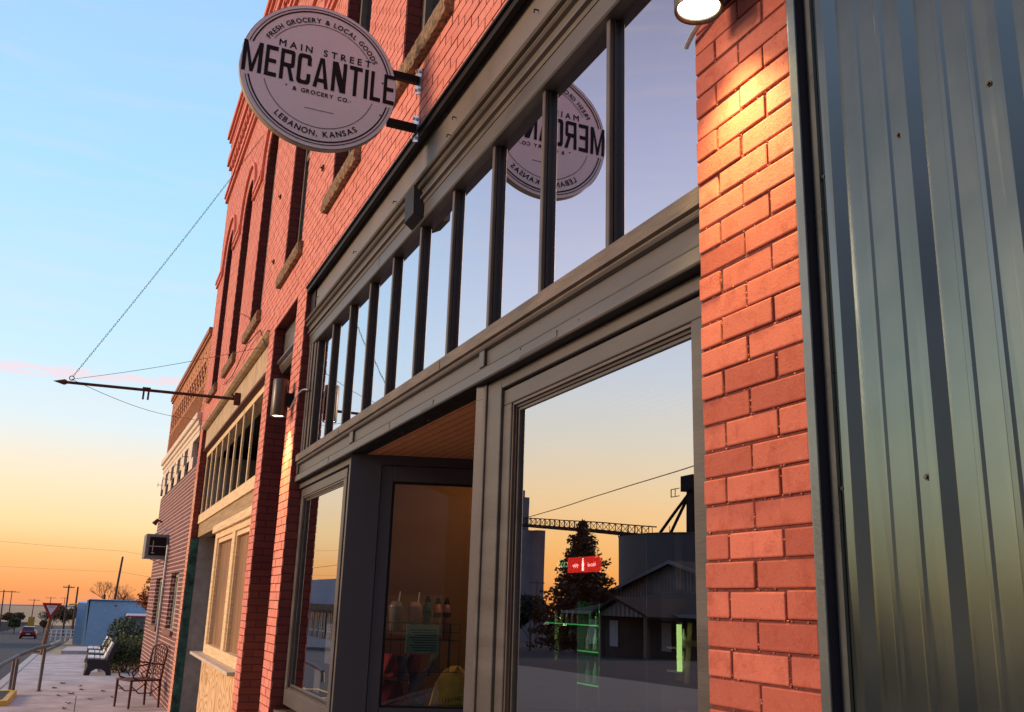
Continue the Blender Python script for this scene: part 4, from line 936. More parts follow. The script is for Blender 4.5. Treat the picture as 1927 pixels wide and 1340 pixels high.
def tree(x, y, h, r, label, mat, seed, n=1400, s=.12, trunk=.10, bare=False, name='tree', group=None, cr=.62):
    rnd = random.Random(seed); z0 = gz(x)-.2; t = thing(name, (x, y, z0), label, 'tree', group); tk = MB(); tw = MB(); fo = MB()
    tk.cyl((x, y, z0), (x+rnd.uniform(-.1, .1), y, z0+h*.45), trunk, trunk*.6, 7)
    def br(p_, d, l, rad, dep):
        e_ = p_+d*l; (tk if dep == 0 else tw).cyl(p_, e_, rad, rad*.6, 5, False)
        if dep >= (5 if bare else 2):
            if not bare: leaves(fo, e_, (r*.30, r*.30, r*.24), n//30, s, rnd, .1)
            return
        for _ in range(3 if dep else 4):
            nd = (d+Vector((rnd.uniform(-.75, .75), rnd.uniform(-.75, .75), rnd.uniform(-.25, .6)))).normalized(); br(e_, nd, l*rnd.uniform(.6, .85), rad*.6, dep+1)
    for _ in range(5 if bare else 4):
        d = Vector((rnd.uniform(-.6, .6), rnd.uniform(-.6, .6), 1)).normalized(); br(Vector((x, y, z0+h*rnd.uniform(.2, .45))), d, h*(.2 if bare else .26), trunk*.5, 0)
    tk.build('trunk', m_wood if not bare else m_twig, t); tw.build('branches', m_twig if bare else m_wood, t)
    if not bare: fo.build('crown', mat, t)
    return t
tree(38.5, -1.3, 2.9, 1.5, 'small rust orange leafed tree behind the end of the dark brick wall', m_leafo, 4, 3200, .07, .06)
tree(118, -1.0, 6.6, 3, 'bare twiggy tree showing above the blue building', None, 8, trunk=.16, bare=True)
k = 0
for x, y, h, r, lab in ((165, 6.2, 6.5, 3.6, 'bare brown tree by the white railing'), (160, 4.6, 5.8, 3.0, 'brown scrubby tree behind the railing and two poles'), (175, 3.6, 6.5, 3.4, 'brown scrubby tree just left of the blue building'), (190, 17.5, 7, 4, 'dull brown tree at the left edge'), (200, 14.5, 4.6, 2.8, 'low brown bush across the road'), (170, 11.6, 3.2, 2.0, 'dark green round bush across the road'), (240, 15.5, 4.2, 3.2, 'small far brown tree in the field'), (185, 8.0, 3, 2.2, 'low tan bush past the yield sign')):
    tree(x, y, h*.62, r*.8, lab, m_leafb if k != 5 else m_leafg, 30+k, 1500, .16, .07, group='trees at the end of the street'); k += 1

# ------------------------------------------------------------------ far end of the street
BB = thing('blue_building', place(90, -2), 'low pale blue painted block building at the end of the street', 'building')
zb = gz(84)-.3
mb = MB(); mb.prism([(1.38, zb), (-6.5, zb), (-6.5, -.60), (1.50, -.50)], 84, 93); mb.build('wall', m_blueblk, BB)
mb = MB(); mb.box(93.05, 108, -6, 2.35, gz(100)-.5, -.86); mb.build('rear_wing', m_blueblk, BB)
mb = MB(); mb.box(84, 84.05, 1.385, 1.62, zb, -.55); mb.box(84.06, 93, 1.51, 1.58, -1.1, -.62); mb.build('pilaster', plain('pale_blue_trim', (.40, .52, .62, 1), .7, .1), BB)
mb = MB(); mb.box(86, 92.5, 1.505, 1.6, gz(88)-.1, -1.25); mb.build('shop_window', m_dkglass, BB)
mb = MB(); mb.box(83.9, 84, -6.5, 1.5, -.57, -.50); mb.build('parapet_cap', plain('blue_dark_trim', (.08, .16, .3, 1), .7, .2), BB)
mb = MB(); mb.box(83.93, 83.995, -.62, -.45, -.95, -.90); mb.build('vent', m_dkglass, BB)
aw = thing('awning_frame', place(83.2, -2), 'small red and white canopy on thin posts against the blue wall', 'canopy')
mb = MB(); mb.box(82.2, 83.9, -3.2, -1.35, -1.80, -1.66); mb.build('red_valance', m_red, aw)
mb = MB(); mb.hexa([(82.2, -3.2, -1.655), (83.9, -3.2, -1.655), (83.9, -1.35, -1.655), (82.2, -1.35, -1.655)], [(82.25, -3.2, -1.60), (83.9, -3.2, -1.45), (83.9, -1.40, -1.45), (82.25, -1.40, -1.60)]); mb.build('white_canopy', m_white, aw)
for a, b in ((82.25, -1.40), (83.7, -1.40), (82.25, -3.1)):
    mb = MB(); mb.cyl((a, b, gz(83)-.1), (a, b, -1.8), .03, n=6); mb.build('post', m_black, aw)
# white pipe fence
wf = thing('pipe_fence', place(110, 3.6), 'white painted pipe fence beyond the yield sign', 'fence')
for k in range(7):
    y = 2.3+k*.46; mb = MB(); mb.cyl((110, y, gz(110)-.1), (110, y, gz(110)+1.05), .06, n=6); mb.build('post', m_white, wf)
for z in (.35, .68, 1.0):
    mb = MB(); mb.cyl((110, 2.3, gz(110)+z), (110, 5.06, gz(110)+z), .045, n=6); mb.build('rail', m_white, wf)
# yellow equipment with a boom
ye = thing('yellow_hoist', place(106, 2.3), 'yellow machine with a raised boom beside the blue building', 'machine')
z = gz(106); mb = MB(); mb.box(105.6, 106.4, 1.85, 2.5, z-.1, z+.35); mb.build('base', plain('rust_brown_base', (.3, .13, .06, 1), .8, .3), ye)
my = plain('yellow_machine_paint', (.70, .40, .04, 1), .5, .2)
mb = MB(); mb.hexa([(105.8, 1.9, z+.35), (106.2, 1.9, z+.35), (106.2, 2.45, z+.35), (105.8, 2.45, z+.35)], [(105.9, 2.05, z+1.3), (106.1, 2.05, z+1.3), (106.1, 2.3, z+1.3), (105.9, 2.3, z+1.3)]); mb.cyl((106, 2.15, z+1.3), (106, 2.0, z+2.6), .12, .1, 8); mb.build('column', my, ye)
mb = MB(); mb.cyl((106, 2.0, z+2.55), (106, 2.6, z+3.5), .09, .08, 8); mb.cyl((106, 2.6, z+3.5), (106, 3.3, z+3.45), .08, .07, 8); mb.build('boom', my, ye)
# red car seen from behind
car = thing('parked_car', place(132, 7.8, -.15), 'small red car seen from behind far down the street', 'car')
q = lambda x, y, z: (132+x, 7.8+y, gz(132)-.15+z)
def loft(mb, secs):
    n = len(secs[0]); vs = [p_ for s_ in secs for p_ in s_]
    mb.add(vs, [(k*n+i, k*n+(i+1) % n, (k+1)*n+(i+1) % n, (k+1)*n+i) for k in range(len(secs)-1) for i in range(n)]+[tuple(range(n-1, -1, -1)), tuple((len(secs)-1)*n+i for i in range(n))], False)
def sec(x, w, z0, z1): return [q(x, -w, z0), q(x, w, z0), q(x, w*1.04, (z0+z1)/2), q(x, w*.92, z1), q(x, -w*.92, z1), q(x, -w*1.04, (z0+z1)/2)]
mb = MB(); loft(mb, [sec(0, .80, .35, .82), sec(.15, .86, .28, .95), sec(1.0, .88, .25, .98), sec(3.2, .88, .25, .92), sec(4.1, .84, .28, .78), sec(4.3, .76, .35, .66)]); mb.build('body', plain('red_car_paint', (.28, .02, .03, 1), .25, .1), car, bevel=.03)
def sec2(x, w, z0, z1): return [q(x, -w, z0), q(x, w, z0), q(x, w*.8, z1), q(x, -w*.8, z1)]
mb = MB(); loft(mb, [sec2(.25, .74, .96, .98), sec2(.75, .76, .97, 1.36), sec2(2.0, .76, .95, 1.40), sec2(2.9, .74, .92, .94)]); mb.build('cabin', m_dkglass, car, bevel=.02)
mb = MB(); mb.hexa([q(.7, -.60, 1.365), q(2.05, -.60, 1.40), q(2.05, .60, 1.40), q(.7, .60, 1.365)], [q(.75, -.57, 1.40), q(2.0, -.57, 1.43), q(2.0, .57, 1.43), q(.75, .57, 1.40)]); mb.build('roof', plain('red_car_paint', (.28, .02, .03, 1)), car)
for xx in (.75, 3.4):
    for yy in (-.80, .80):
        mb = MB(); mb.cyl(q(xx, yy-.10, .31), q(xx, yy+.10, .31), .31, n=14); wh = mb.build('wheel', m_tyre, car); mb = MB(); mb.cyl(q(xx, yy-.105, .31), q(xx, yy+.105, .31), .17, n=10); mb.build('rim', m_steel, wh)
for yy in (-.62, .62):
    mb = MB(); mb.box(131.99, 132.03, 7.8+yy-.14, 7.8+yy+.14, q(0, 0, .66)[2], q(0, 0, .80)[2]); mb.build('tail_light', plain('tail_light_red', (.5, .02, .02, 1), .2), car)
mb = MB(); mb.box(131.97, 132.0, 7.57, 8.03, q(0, 0, .5)[2], q(0, 0, .63)[2]); mb.build('number_plate', m_white, car)
mb = MB(); mb.box(131.9, 132.06, 7.02, 8.58, q(0, 0, .33)[2], q(0, 0, .48)[2]); mb.build('bumper', m_black, car, bevel=.02)
# utility poles down the street
def pole(x, y, h, label, lean=0, arm=1.2, group='utility poles down the street', pz=None, ax=0):
    t = thing('utility_pole', place(x, y, -.3), label, 'pole', group); z0 = gz(x)-.3
    mb = MB(); mb.cyl((x, y, z0), (x, y-lean, z0+h), .15, .10, 8); mb.build('post', m_wood, t)
    if arm:
        mb = MB(); zz = z0+h-.35; mb.obox((x, y-lean*.95, zz), (ax*arm, (1-ax)*arm, 0), (.05, 0, 0) if not ax else (0, .05, 0), (0, 0, .06)); mb.build('crossarm', m_wood, t)
        for d_ in (-.9, -.4, .4, .9):
            mb = MB(); mb.cyl((x+ax*arm*d_, y-lean*.95+(1-ax)*arm*d_, zz+.06), (x+ax*arm*d_, y-lean*.95+(1-ax)*arm*d_, zz+.2), .04, .03, 6); mb.build('insulator', m_grey, t)
    return (x, y-lean, z0+h)
pole(110, -.72, 8.9, 'tall dark utility pole leaning above the blue building', .45, 0)
pole(118, .05, 5.2, 'short pole behind the blue building beside the bare tree', .1, 0)
pole(150, 4.3, 7.2, 'wooden pole with a crossarm above the white fence', -.1, .75)
pole(140, 3.0, 6.7, 'plain wooden pole just left of the blue building', -.1, 0)
pole(220, 17.3, 7.6, 'crossarm utility pole at the left edge of the street', -.3, 2.2)
pole(290, 20.6, 8.3, 'crossarm utility pole second from the left', -.2, 1.9)
pole(330, 17.0, 6.5, 'small distant crossarm pole, third from the left', 0, 1.6)
pole(360, 13.5, 7.5, 'small distant crossarm pole, fourth from the left', 0, 1.6)
pole(420, 10.5, 8.0, 'tiny distant crossarm pole nearest the yield sign', 0, 1.6)
mb = MB()
def cat(p0, p1, sag, r, n=14, mb=None):
    p0 = Vector(p0); p1 = Vector(p1); mb.tube([p0.lerp(p1, i/n)-Vector((0, 0, sag*4*(i/n)*(1-i/n))) for i in range(n+1)], r, 4)
mb = MB(); cat((110, 30, 3.2), (110, -1.15, 2.25), .3, .009, mb=mb); cat((110, -1.15, 2.25), (105, -16, 1.0), .3, .012, mb=mb); cat((110, 30, 6.2), (110, -1.2, 4.4), .3, .012, mb=mb); cat((110, -1.2, 4.4), (105, -16, 3.2), .3, .012, mb=mb)
tag(mb.build('overhead_wire', m_black), 'thin overhead wires crossing the orange sky behind the blue building', 'wire')
pb = thing('road_marker', place(165, 9.2), 'yellow square marker post across the road from the car', 'marker')
mb = MB(); mb.cyl(place(165, 9.2, -.1), place(165, 9.2, 1.2), .05, n=6); mb.build('post', m_grey, pb); mb = MB(); z = gz(165); mb.box(164.95, 165, 8.75, 9.65, z+1.0, z+2.4); mb.build('panel', my, pb)

# ================================================================== across the street (seen mirrored in the shop glass)
def corrug(name, base):
    m, nt, bs = newmat(name); g = N(nt, 'ShaderNodeNewGeometry'); sp = N(nt, 'ShaderNodeSeparateXYZ'); L(nt, g.outputs['Position'], sp.inputs[0])
    w = mth(nt, 'SINE', mth(nt, 'MULTIPLY', mth(nt, 'ADD', sp.outputs[0], sp.outputs[1]), 12)); n1 = noise(nt, .6, 5)
    L(nt, mixc(nt, maprange(nt, n1, .35, .7), base, tuple(c*.5 for c in base[:3])+(1,)), bs.inputs['Base Color']); bs.inputs['Roughness'].default_value = .55; bs.inputs['Metallic'].default_value = .2
    bump(nt, w, 1, .08, bs); return m
m_cor = corrug('corrugated_shed_siding', (.12, .105, .115, 1))
XO = 2.8
def gable(name, x0, x1, y0, y1, ze, zr, label, over=.6, mat=m_cor, px=None):
    xm = px if px is not None else (x0+x1)/2; t = thing(name, ((x0+x1)/2, (y0+y1)/2, gz((x0+x1)/2)-.3), label, 'shed'); zb = gz(x1)-.4
    mb = MB(); mb.prism([(x0, zb), (x1, zb), (x1, ze), (xm, zr), (x0, ze)], y0, y1, 'xz'); mb.build('wall', mat, t)
    mb = MB(); s0 = (zr-ze)/(xm-x0); s1 = (zr-ze)/(x1-xm)
    mb.prism([(x0-over, ze-over*s0+.05), (xm, zr+.05), (x1+over, ze-over*s1+.05), (x1+over, ze-over*s1+.2), (xm, zr+.22), (x0-over, ze-over*s0+.2)], y0-.5, y1+.5, 'xz'); mb.build('roof', m_roofd, t)
    mb = MB(); mb.prism([(x0-over, ze-over*s0-.05), (xm, zr-.05), (x1+over, ze-over*s1-.05), (x1+over, ze-over*s1+.22), (xm, zr+.24), (x0-over, ze-over*s0+.22)], y0-.56, y0-.51, 'xz'); mb.build('barge_board', plain('grey_barge_board', (.12, .11, .115, 1), .8, .2), t)
    return t
g1 = gable('metal_shed', 58.3, 84.8, 45, 60, 1.0, 4.1, 'large gabled corrugated metal shed across the street, mirrored in the big window')
sh = thing('timber_yard_office', (54, 35, gz(54)), 'low dark hip roofed yard building across the street in front of the big shed', 'building')
zb = gz(58)-.4
mb = MB(); mb.box(46.8, 63.8, 31.5, 40, zb, -.15); mb.build('wall', plain('dark_brown_siding', (.05, .035, .033, 1), .9, .3, 1, spec=.1), sh)
mb = MB(); mb.add([(46, 30.6, -.2), (64.6, 30.6, -.2), (64.6, 41, -.2), (46, 41, -.2), (50.8, 36, 1.25), (59.8, 36, 1.25)], [(0, 1, 5, 4), (1, 2, 5), (2, 3, 4, 5), (3, 0, 4), (0, 3, 2, 1)]); mb.build('roof', m_roofd, sh)
mb = MB(); mb.box(46, 64.6, 30.52, 30.59, -.34, -.14); mb.build('eave_board', plain('grey_barge_board', (.22, .2, .21, 1)), sh)
mb = MB(); mb.prism([(49.4, -.38), (55.6, -.38), (52.9, .52)], 28.6, 30.3, 'xz'); mb.build('porch_gable', m_cor, sh)
mb = MB(); mb.prism([(48.8, -.48), (52.9, .62), (56.2, -.48), (56.2, -.34), (52.9, .80), (48.8, -.34)], 28.3, 34, 'xz'); mb.build('porch_roof', m_roofd, sh)
for x in (49.7, 55.2):
    mb = MB(); mb.box(x, x+.3, 28.7, 29.0, zb, -.38); mb.build('porch_post', m_wood, sh)
for x in (51.1, 57.8, 60.8):
    mb = MB(); mb.box(x, x+1.1, 31.42, 31.49, zb+.9, -.7); mb.build('window', plain('pale_boarded_window', (.24, .22, .24, 1), .6, .2), sh)
# grain elevator, conveyor bridge, steel bin
ge = thing('grain_elevator', (180, 80, gz(180)), 'tall pale concrete grain elevator with a headhouse across the street', 'grain elevator')
mb = MB(); zb = gz(180)-1
for i in range(5): mb.cyl((177.6+i*5.2, 79.4, zb), (177.6+i*5.2, 79.4, 15.1), 2.6, n=24)
mb.box(175, 203, 79.5, 81.5, zb, 15.2); m_elev = plain('pale_elevator_concrete', (.20, .17, .18, 1), .95, .15, .4)
mb.build('silo_wall', m_elev, ge)
mb = MB(); mb.box(182.6, 200, 78.6, 81.4, 15.2, 22.6); mb.box(184, 190, 79, 81, 22.6, 24.2); mb.build('headhouse', m_elev, ge)
mb = MB(); mb.tube([(185, 79.5, 24), (185, 79.5, 27)], .08, 5); mb.tube([(187, 79.5, 24), (187, 79.5, 26)], .06, 5); mb.tube([(182.6, 78.6, 23.2), (200, 78.6, 23.2)], .05, 4); mb.build('mast', m_grey, ge)
mb = MB(); mb.box(184.5, 187, 78.5, 78.59, 17, 20); mb.box(190, 192, 78.5, 78.59, 18, 19.5); mb.build('headhouse_window', m_dkglass, ge)
tr = thing('conveyor_bridge', (150, 79, 12), 'long steel lattice conveyor bridge running from the grain elevator to the round bin', 'conveyor')
A = Vector((183, 79, 16.9)); Bv = Vector((125.5, 76, 11.2)); n = 24; H_ = Vector((0, 0, 1.35)); W_ = Vector((0, 1.2, 0))
mb = MB(); mb.tube([A, Bv], .16, 5); mb.tube([A+W_, Bv+W_], .16, 5); mb.tube([A+H_, Bv+H_], .10, 5); mb.tube([A+H_+W_, Bv+H_+W_], .10, 5); mb.build('chord', m_roofd, tr)
mb = MB()
for i in range(n):
    a = A.lerp(Bv, i/n); b = A.lerp(Bv, (i+1)/n)
    mb.tube([a, a+H_], .07, 4); mb.tube([a, b+H_], .05, 4); mb.tube([b, a+H_], .05, 4); mb.tube([a+W_, a+W_+H_], .07, 4)
mb.build('lattice', m_roofd, tr)
mb = MB(); mb.add([A+Vector((0, 0, -.12)), A+W_+Vector((0, 0, -.12)), Bv+W_+Vector((0, 0, -.12)), Bv+Vector((0, 0, -.12))], [(0, 1, 2, 3)]); mb.tube([A-Vector((0, 0, .3)), Bv-Vector((0, 0, .3))], .22, 5); mb.build('trough', m_roofd, tr)
gb = thing('grain_bin', (115.3, 77, gz(112)), 'wide dark round grain bin with a leg tower and spouts across the street', 'grain bin')
mb = MB(); zb = gz(112)-.5; mb.cyl((116.3, 76, zb), (116.3, 76, 10.2), 9.5, n=40); mb.cyl((99.8, 80, zb), (99.8, 80, 9.6), 8, n=30); mb.build('bin_wall', m_sconc, gb)
mb = MB(); mb.cyl((116.3, 76, 10.25), (116.3, 76, 10.6), 9.6, 7, n=40); mb.build('bin_roof', m_roofd, gb)
mb = MB()
for i in range(24): a = 2*pi*i/24; mb.cyl((116.3+9.5*cos(a), 76+9.5*sin(a), 10.2), (116.3+9.5*cos(a), 76+9.5*sin(a), 11.2), .05, n=4)
mb.build('roof_rail', m_roofd, gb)
mb = MB(); mb.box(110, 111.6, 73.3, 74.9, gz(108)-.5, 16.4); mb.box(109.4, 112.3, 72.8, 75.4, 16.4, 18.6); mb.build('leg_tower', m_roofd, gb)
mb = MB(); mb.cyl((111.4, 74, 16.6), (121.1, 74.5, 10.6), .22, n=8); mb.cyl((111.4, 74, 16.6), (117.8, 74.5, 10.5), .22, n=8); mb.build('spout', m_roofd, gb)
mb = MB(); mb.tube([(112.3, 72.6, 15.8), (114.3, 72.6, 15.8), (114.3, 72.6, 16.9), (112.3, 72.6, 16.9)], .07, 4); mb.tube([(113.3, 72.6, 15.8), (113.3, 72.6, 16.9)], .06, 4); mb.build('tower_platform', m_roofd, gb)
# spruce
def spruce(x, y, h, r, label, seed=6):
    rnd = random.Random(seed); z0 = gz(x)-.3; t = thing('spruce_tree', (x, y, z0), label, 'tree'); tk = MB(); fo = MB()
    tk.cyl((x, y, z0), (x, y, z0+h*.97), .22, .02, 8); br_ = MB()
    lv = 36
    for k in range(lv):
        f_ = k/lv; zz = z0+h*(.07+.92*f_); rr_ = r*(1-f_)**.85*rnd.uniform(.75, 1.12)+.12; nb = int(15-8*f_)
        for j in range(nb):
            a = 2*pi*j/nb+rnd.uniform(-.3, .3)+k; L_ = rr_*rnd.uniform(.65, 1.12); d = Vector((cos(a), sin(a), -.12+.35*f_+rnd.uniform(-.12, .12))).normalized(); p_ = Vector((x, y, zz)); e_ = p_+d*L_+Vector((0, 0, L_*.12))
            br_.cyl(p_, e_, .035, .01, 4, False)
            m_ = max(8, int(L_*20))
            for i in range(m_):
                s_ = (i+.5)/m_; c = p_.lerp(e_, s_)+Vector((rnd.uniform(-.2, .2), rnd.uniform(-.2, .2), rnd.uniform(-.28, .12))); w_ = .36*(1-.4*s_)+.06
                a2 = Vector((rnd.gauss(0, 1), rnd.gauss(0, 1), rnd.gauss(0, .7)-.2)).normalized()*w_; b2 = a2.cross(Vector((rnd.gauss(0, 1), rnd.gauss(0, 1), rnd.gauss(0, 1)))).normalized()*w_*.42
                fo.add([c-a2*.3-b2, c+a2, c-a2*.3+b2], [(0, 1, 2)])
    tk.build('trunk', m_wood, t); br_.build('branches', m_wood, t); fo.build('crown', m_leafd, t)
spruce(79.4, 40, 12.2, 4.9, 'tall dark pointed spruce across the street, mirrored in the big window')
tree(86.5, 38, 4.6, 3.2, 'dark round leafed tree left of the spruce across the street', m_leafd, 61, 3600, .2, .14)
# pale shopfront reflected in the small window
pc = thing('shop_building', (82, 18, gz(82)), 'pale shop building across the street with a blue grey band and dark awning', 'building')
z = gz(78)
mb = MB(); mb.box(68, 96, 16.9, 22, z-.9, -.80); mb.build('wall', plain('pale_pink_stucco', (.50, .42, .42, 1), .8, .12, 1), pc)
mb = MB(); mb.box(67.8, 96.2, 16.4, 22, -.30, 1.75); mb.build('parapet', plain('blue_grey_panel', (.20, .26, .38, 1), .6, .08, .5), pc)
mb = MB(); mb.box(67.8, 96.2, 15.9, 16.9, -.80, -.301); mb.build('awning', m_black, pc)
for i in range(12):
    x0 = 68.6+i*2.25; mb = MB(); mb.box(x0, x0+1.5, 16.85, 16.899, z+.55, -1.05); w_ = mb.build('window', m_dkglass, pc)
    mb = MB(); mb.box(x0+.7, x0+.8, 16.82, 16.849, z+.55, -1.05); mb.box(x0, x0+1.5, 16.82, 16.849, z+1.1, z+1.18); mb.build('mullion', m_white, w_)
# street wires seen reflected
pA = pole(126, 19.5, 9.2, 'utility pole across the street beyond the pale shop', 0, 1.2, 'utility poles across the street')
pB = pole(20.5, 18.5, 8.3, 'near utility pole across the street, opposite the shopfront', 0, 1.2, 'utility poles across the street')
pC = pole(128, 58, 9.5, 'crossarm utility pole in front of the concrete elevator', 0, 1.3, 'utility poles across the street')
mb = MB()
for d_ in (.0,): cat((pA[0], pA[1]+d_, pA[2]-.1), (pB[0], pB[1]+d_, pB[2]-.1), 1.2, .022, 20, mb)
tag(mb.build('overhead_wire', m_black), 'sagging power line strung along the far side of the street', 'wire')
ss = thing('stop_sign', place(47.5, 16.6), 'octagonal road sign seen from behind across the street', 'sign')
mb = MB(); mb.cyl(place(47.5, 16.6, -.1), place(47.5, 16.6, 2.4), .035, n=6); mb.build('post', m_grey, ss)
mb = MB(); c = place(47.5, 16.6, 2.1); mb.prism([(c[0]+.38*cos(pi/8+k*pi/4), c[2]+.38*sin(pi/8+k*pi/4)) for k in range(8)], 16.53, 16.54, 'xz'); mb.build('sign_plate', plain('grey_sign_back', (.4, .4, .42, 1), .5), ss)

# ================================================================== inside the shop
m_bott = newmat('green_bottle_glass'); b_ = m_bott[2]; b_.inputs['Base Color'].default_value = (.15, .55, .25, 1); b_.inputs['Roughness'].default_value = .2; b_.inputs['Transmission Weight'].default_value = .1; m_bott = m_bott[0]
m_clr = newmat('clear_bottle_glass'); b_ = m_clr[2]; b_.inputs['Base Color'].default_value = (.6, .75, .65, 1); b_.inputs['Roughness'].default_value = .2; b_.inputs['Transmission Weight'].default_value = .1; m_clr = m_clr[0]
m_gled = emit('green_led_strip', (.12, 1, .30, 1), .9)
m_yled = emit('cooler_light_strip', (.62, 1, .28, 1), 2.6)
m_shelf = plain('pale_green_shelf_edge', (.20, .30, .20, 1), .4, .1)
sf = thing('lit_display_shelf', (8.5, -3, gz(5)+.02), 'tall display shelf inside the shop lit green, holding small bottles', 'shelf')
for x0, x1, z in ((8.11, 9.29, -.145), (8.11, 8.56, -.388), (8.11, 8.56, -.69)):
    x1_ = min(x1, 8.26)
for x0, x1, z in ((7.0, 8.26, -.145),): pass
# the shelf stands free in the room, at x 7.0 - 8.2
K = .86
def IX(x, z): # slide the shelf to y = -2.25 along the sight lines it was measured on
    f_ = (2.25+1.45)/(3.0+1.45); return x*f_, z*f_
IY = -2.25
sx0, _ = IX(8.11, 0); sx1, _ = IX(9.29, 0); sxm, _ = IX(8.56, 0)
zt = IX(0, -.145)[1]; z2 = IX(0, -.388)[1]; z3 = IX(0, -.69)[1]; z4 = IX(0, -1.0)[1]
for a, b, z in ((sx0, sx1, zt), (sx0, sxm, z2), (sx0, sxm, z3), (sx0, sxm, z4)):
    mb = MB(); mb.box(a, b, IY-.14, IY, z-.012, z); mb.build('shelf_board', m_shelf, sf)
    mb = MB(); mb.box(a+.01, b-.01, IY+.001, IY+.004, z-.011, z-.002); mb.build('light_strip', m_gled, sf)
for xx in (sx0, sxm-.012):
    mb = MB(); mb.box(xx, xx+.012, IY-.14, IY-.002, gz(5)+.02, zt+.18); mb.build('upright', m_shelf, sf)
def bottle(x, y, z, h, mat, label, group):
    mb = MB(); r = h*.15; mb.lathe((x, y, z), [(0, 0), (r, .003), (r*.95, h*.12), (r*.78, h*.28), (r, h*.42), (r*.98, h*.52), (r*.5, h*.72), (r*.36, h*.86), (r*.42, h*.97), (r*.42, h), (0, h)], 10)
    return tag(mb.build('bottle', mat), label, 'bottle', group)
gB = 'glass bottles on the lit shelf'
for i, xx in enumerate([sx0+.05+i*.105 for i in range(9)]): bottle(xx, IY-.06, zt, .105, m_bott if i < 4 else m_clr, 'small glass bottle on the top board of the green lit shelf', gB)
for i, xx in enumerate([sx0+.05, sx0+.17, sx0+.29]):
    bottle(xx, IY-.06, z2, .17, m_bott if i == 0 else m_clr, 'glass bottle on the second board of the green lit shelf', gB+' second board'); bottle(xx, IY-.06, z3, .165, m_bott, 'green glass bottle on the third board of the lit shelf', gB+' third board')
for zz_ in (zt+.10, z2+.12, z3+.12):
    ld = bpy.data.lights.new('shelf_light', 'POINT'); lo = bpy.data.objects.new('shelf_light', ld); COL.objects.link(lo); lo.parent = sf
    lo.location = Vector((sx0+.10, IY+.05, zz_))-sf.location; ld.energy = .4; ld.color = (.15, 1, .35); ld.shadow_soft_size = .02
cl = thing('drinks_cooler', (3.8, -1.2, gz(5)+.02), 'upright drinks cooler glowing yellow green inside the shop', 'cooler')
fc = (1.05+1.45)/4.45; a0 = 6.80*fc; a1 = 7.03*fc; zz0 = -.47*fc; zz1 = -.10*fc; IYs = IY; IY = -1.05
mb = MB(); mb.box(a0-.45, a1+.012, IY-.36, IY-.30, gz(5)+.02, .1); mb.box(a0-.45, a1+.02, IY-.3, IY-.01, gz(5)+.02, zz0-.05); mb.box(a0-.45, a1+.012, IY-.3, IY-.01, zz1+.01, .1); mb.build('cabinet', m_black, cl)
mb = MB(); mb.box(a0, a0+.010, IY-.03, IY-.008, zz0, zz1); mb.build('light_strip', m_yled, cl)
mb = MB(); mb.box(a0, a1, IY-.29, IY-.285, zz0, zz1); mb.build('lit_back', emit('cooler_back_glow', (.35, .8, .2, 1), .7), cl)
for z in (zz0, (zz0+zz1)/2): mb = MB(); mb.box(a0, a1, IY-.28, IY-.03, z-.008, z); mb.build('cooler_shelf', m_shelf, cl)
for i, xx in enumerate((a0+.04, a0+.09)): bottle(xx, IY-.10, zz0+.001, .085, m_clr, 'clear bottle on the lower cooler shelf', 'bottles in the drinks cooler'); bottle(xx, IY-.10, (zz0+zz1)/2+.001, .08, m_clr, 'clear bottle on the upper cooler shelf', 'bottles in the drinks cooler upper')
ld = bpy.data.lights.new('cooler_light', 'POINT'); lo = bpy.data.objects.new('cooler_light', ld); COL.objects.link(lo); lo.parent = cl
lo.location = Vector((a0+.03, IY-.06, zz1-.03))-cl.location; ld.energy = .12; ld.color = (.6, 1, .3); ld.shadow_soft_size = .01
IY = IYs
# illuminated soft drink sign
c0 = thing('soda_sign', (IX(8.5, 0)[0], IY, IX(0, .34)[1]), 'small lit red soft drink sign with green script hung inside the shop', 'sign')
rx0, rz0 = IX(8.115, .35); rx1, rz1 = IX(8.79, .50)
mb = MB(); mb.box(rx0, rx1, IY-.02, IY, rz0, rz1); mb.build('red_panel', emit('lit_red_panel', (1, .03, .02, 1), 2.6), c0)
mw = emit('sign_white_lettering', (1, .95, .85, 1), 5)
def stext(s, size, xc, z, name, mat, y=IY+.003, shear=0, offs=0):
    v, f = textmesh(s, size, offs); w = max(a for a, b in v)
    mb = MB(); mb.add([(xc+w/2-a-shear*b, y, z+b) for a, b in v], f); mb.build(name, mat, c0)
stext('enjoy', .045, rx1-.15, rz0+.045, 'sign_lettering', mw); stext('ice cold', .045, rx0+.13, rz0+.045, 'sign_lettering', mw)
mb = MB(); bx_ = (rx0+rx1)/2+.0; mb.prism([(bx_-.016, rz0+.012), (bx_+.016, rz0+.012), (bx_+.013, rz0+.045), (bx_+.017, rz0+.065), (bx_+.006, rz0+.095), (bx_+.006, rz0+.115), (bx_-.006, rz0+.115), (bx_-.006, rz0+.095), (bx_-.017, rz0+.065), (bx_-.013, rz0+.045)], IY+.001, IY+.004, 'xz'); mb.build('bottle_emblem', mw, c0)
stext('Coca', .10, rx1+.10, rz0+.045, 'script_lettering', emit('green_script_tube', (.25, .8, .45, 1), 4), shear=.25, offs=-.002)
mb = MB(); mb.tube([(rx0+.05, IY-.01, rz1), (rx0+.05, IY-.01, 1.89)], .003, 4); mb.tube([(rx1-.05, IY-.01, rz1), (rx1-.05, IY-.01, 1.89)], .003, 4); mb.build('hanging_wire', m_black, c0)
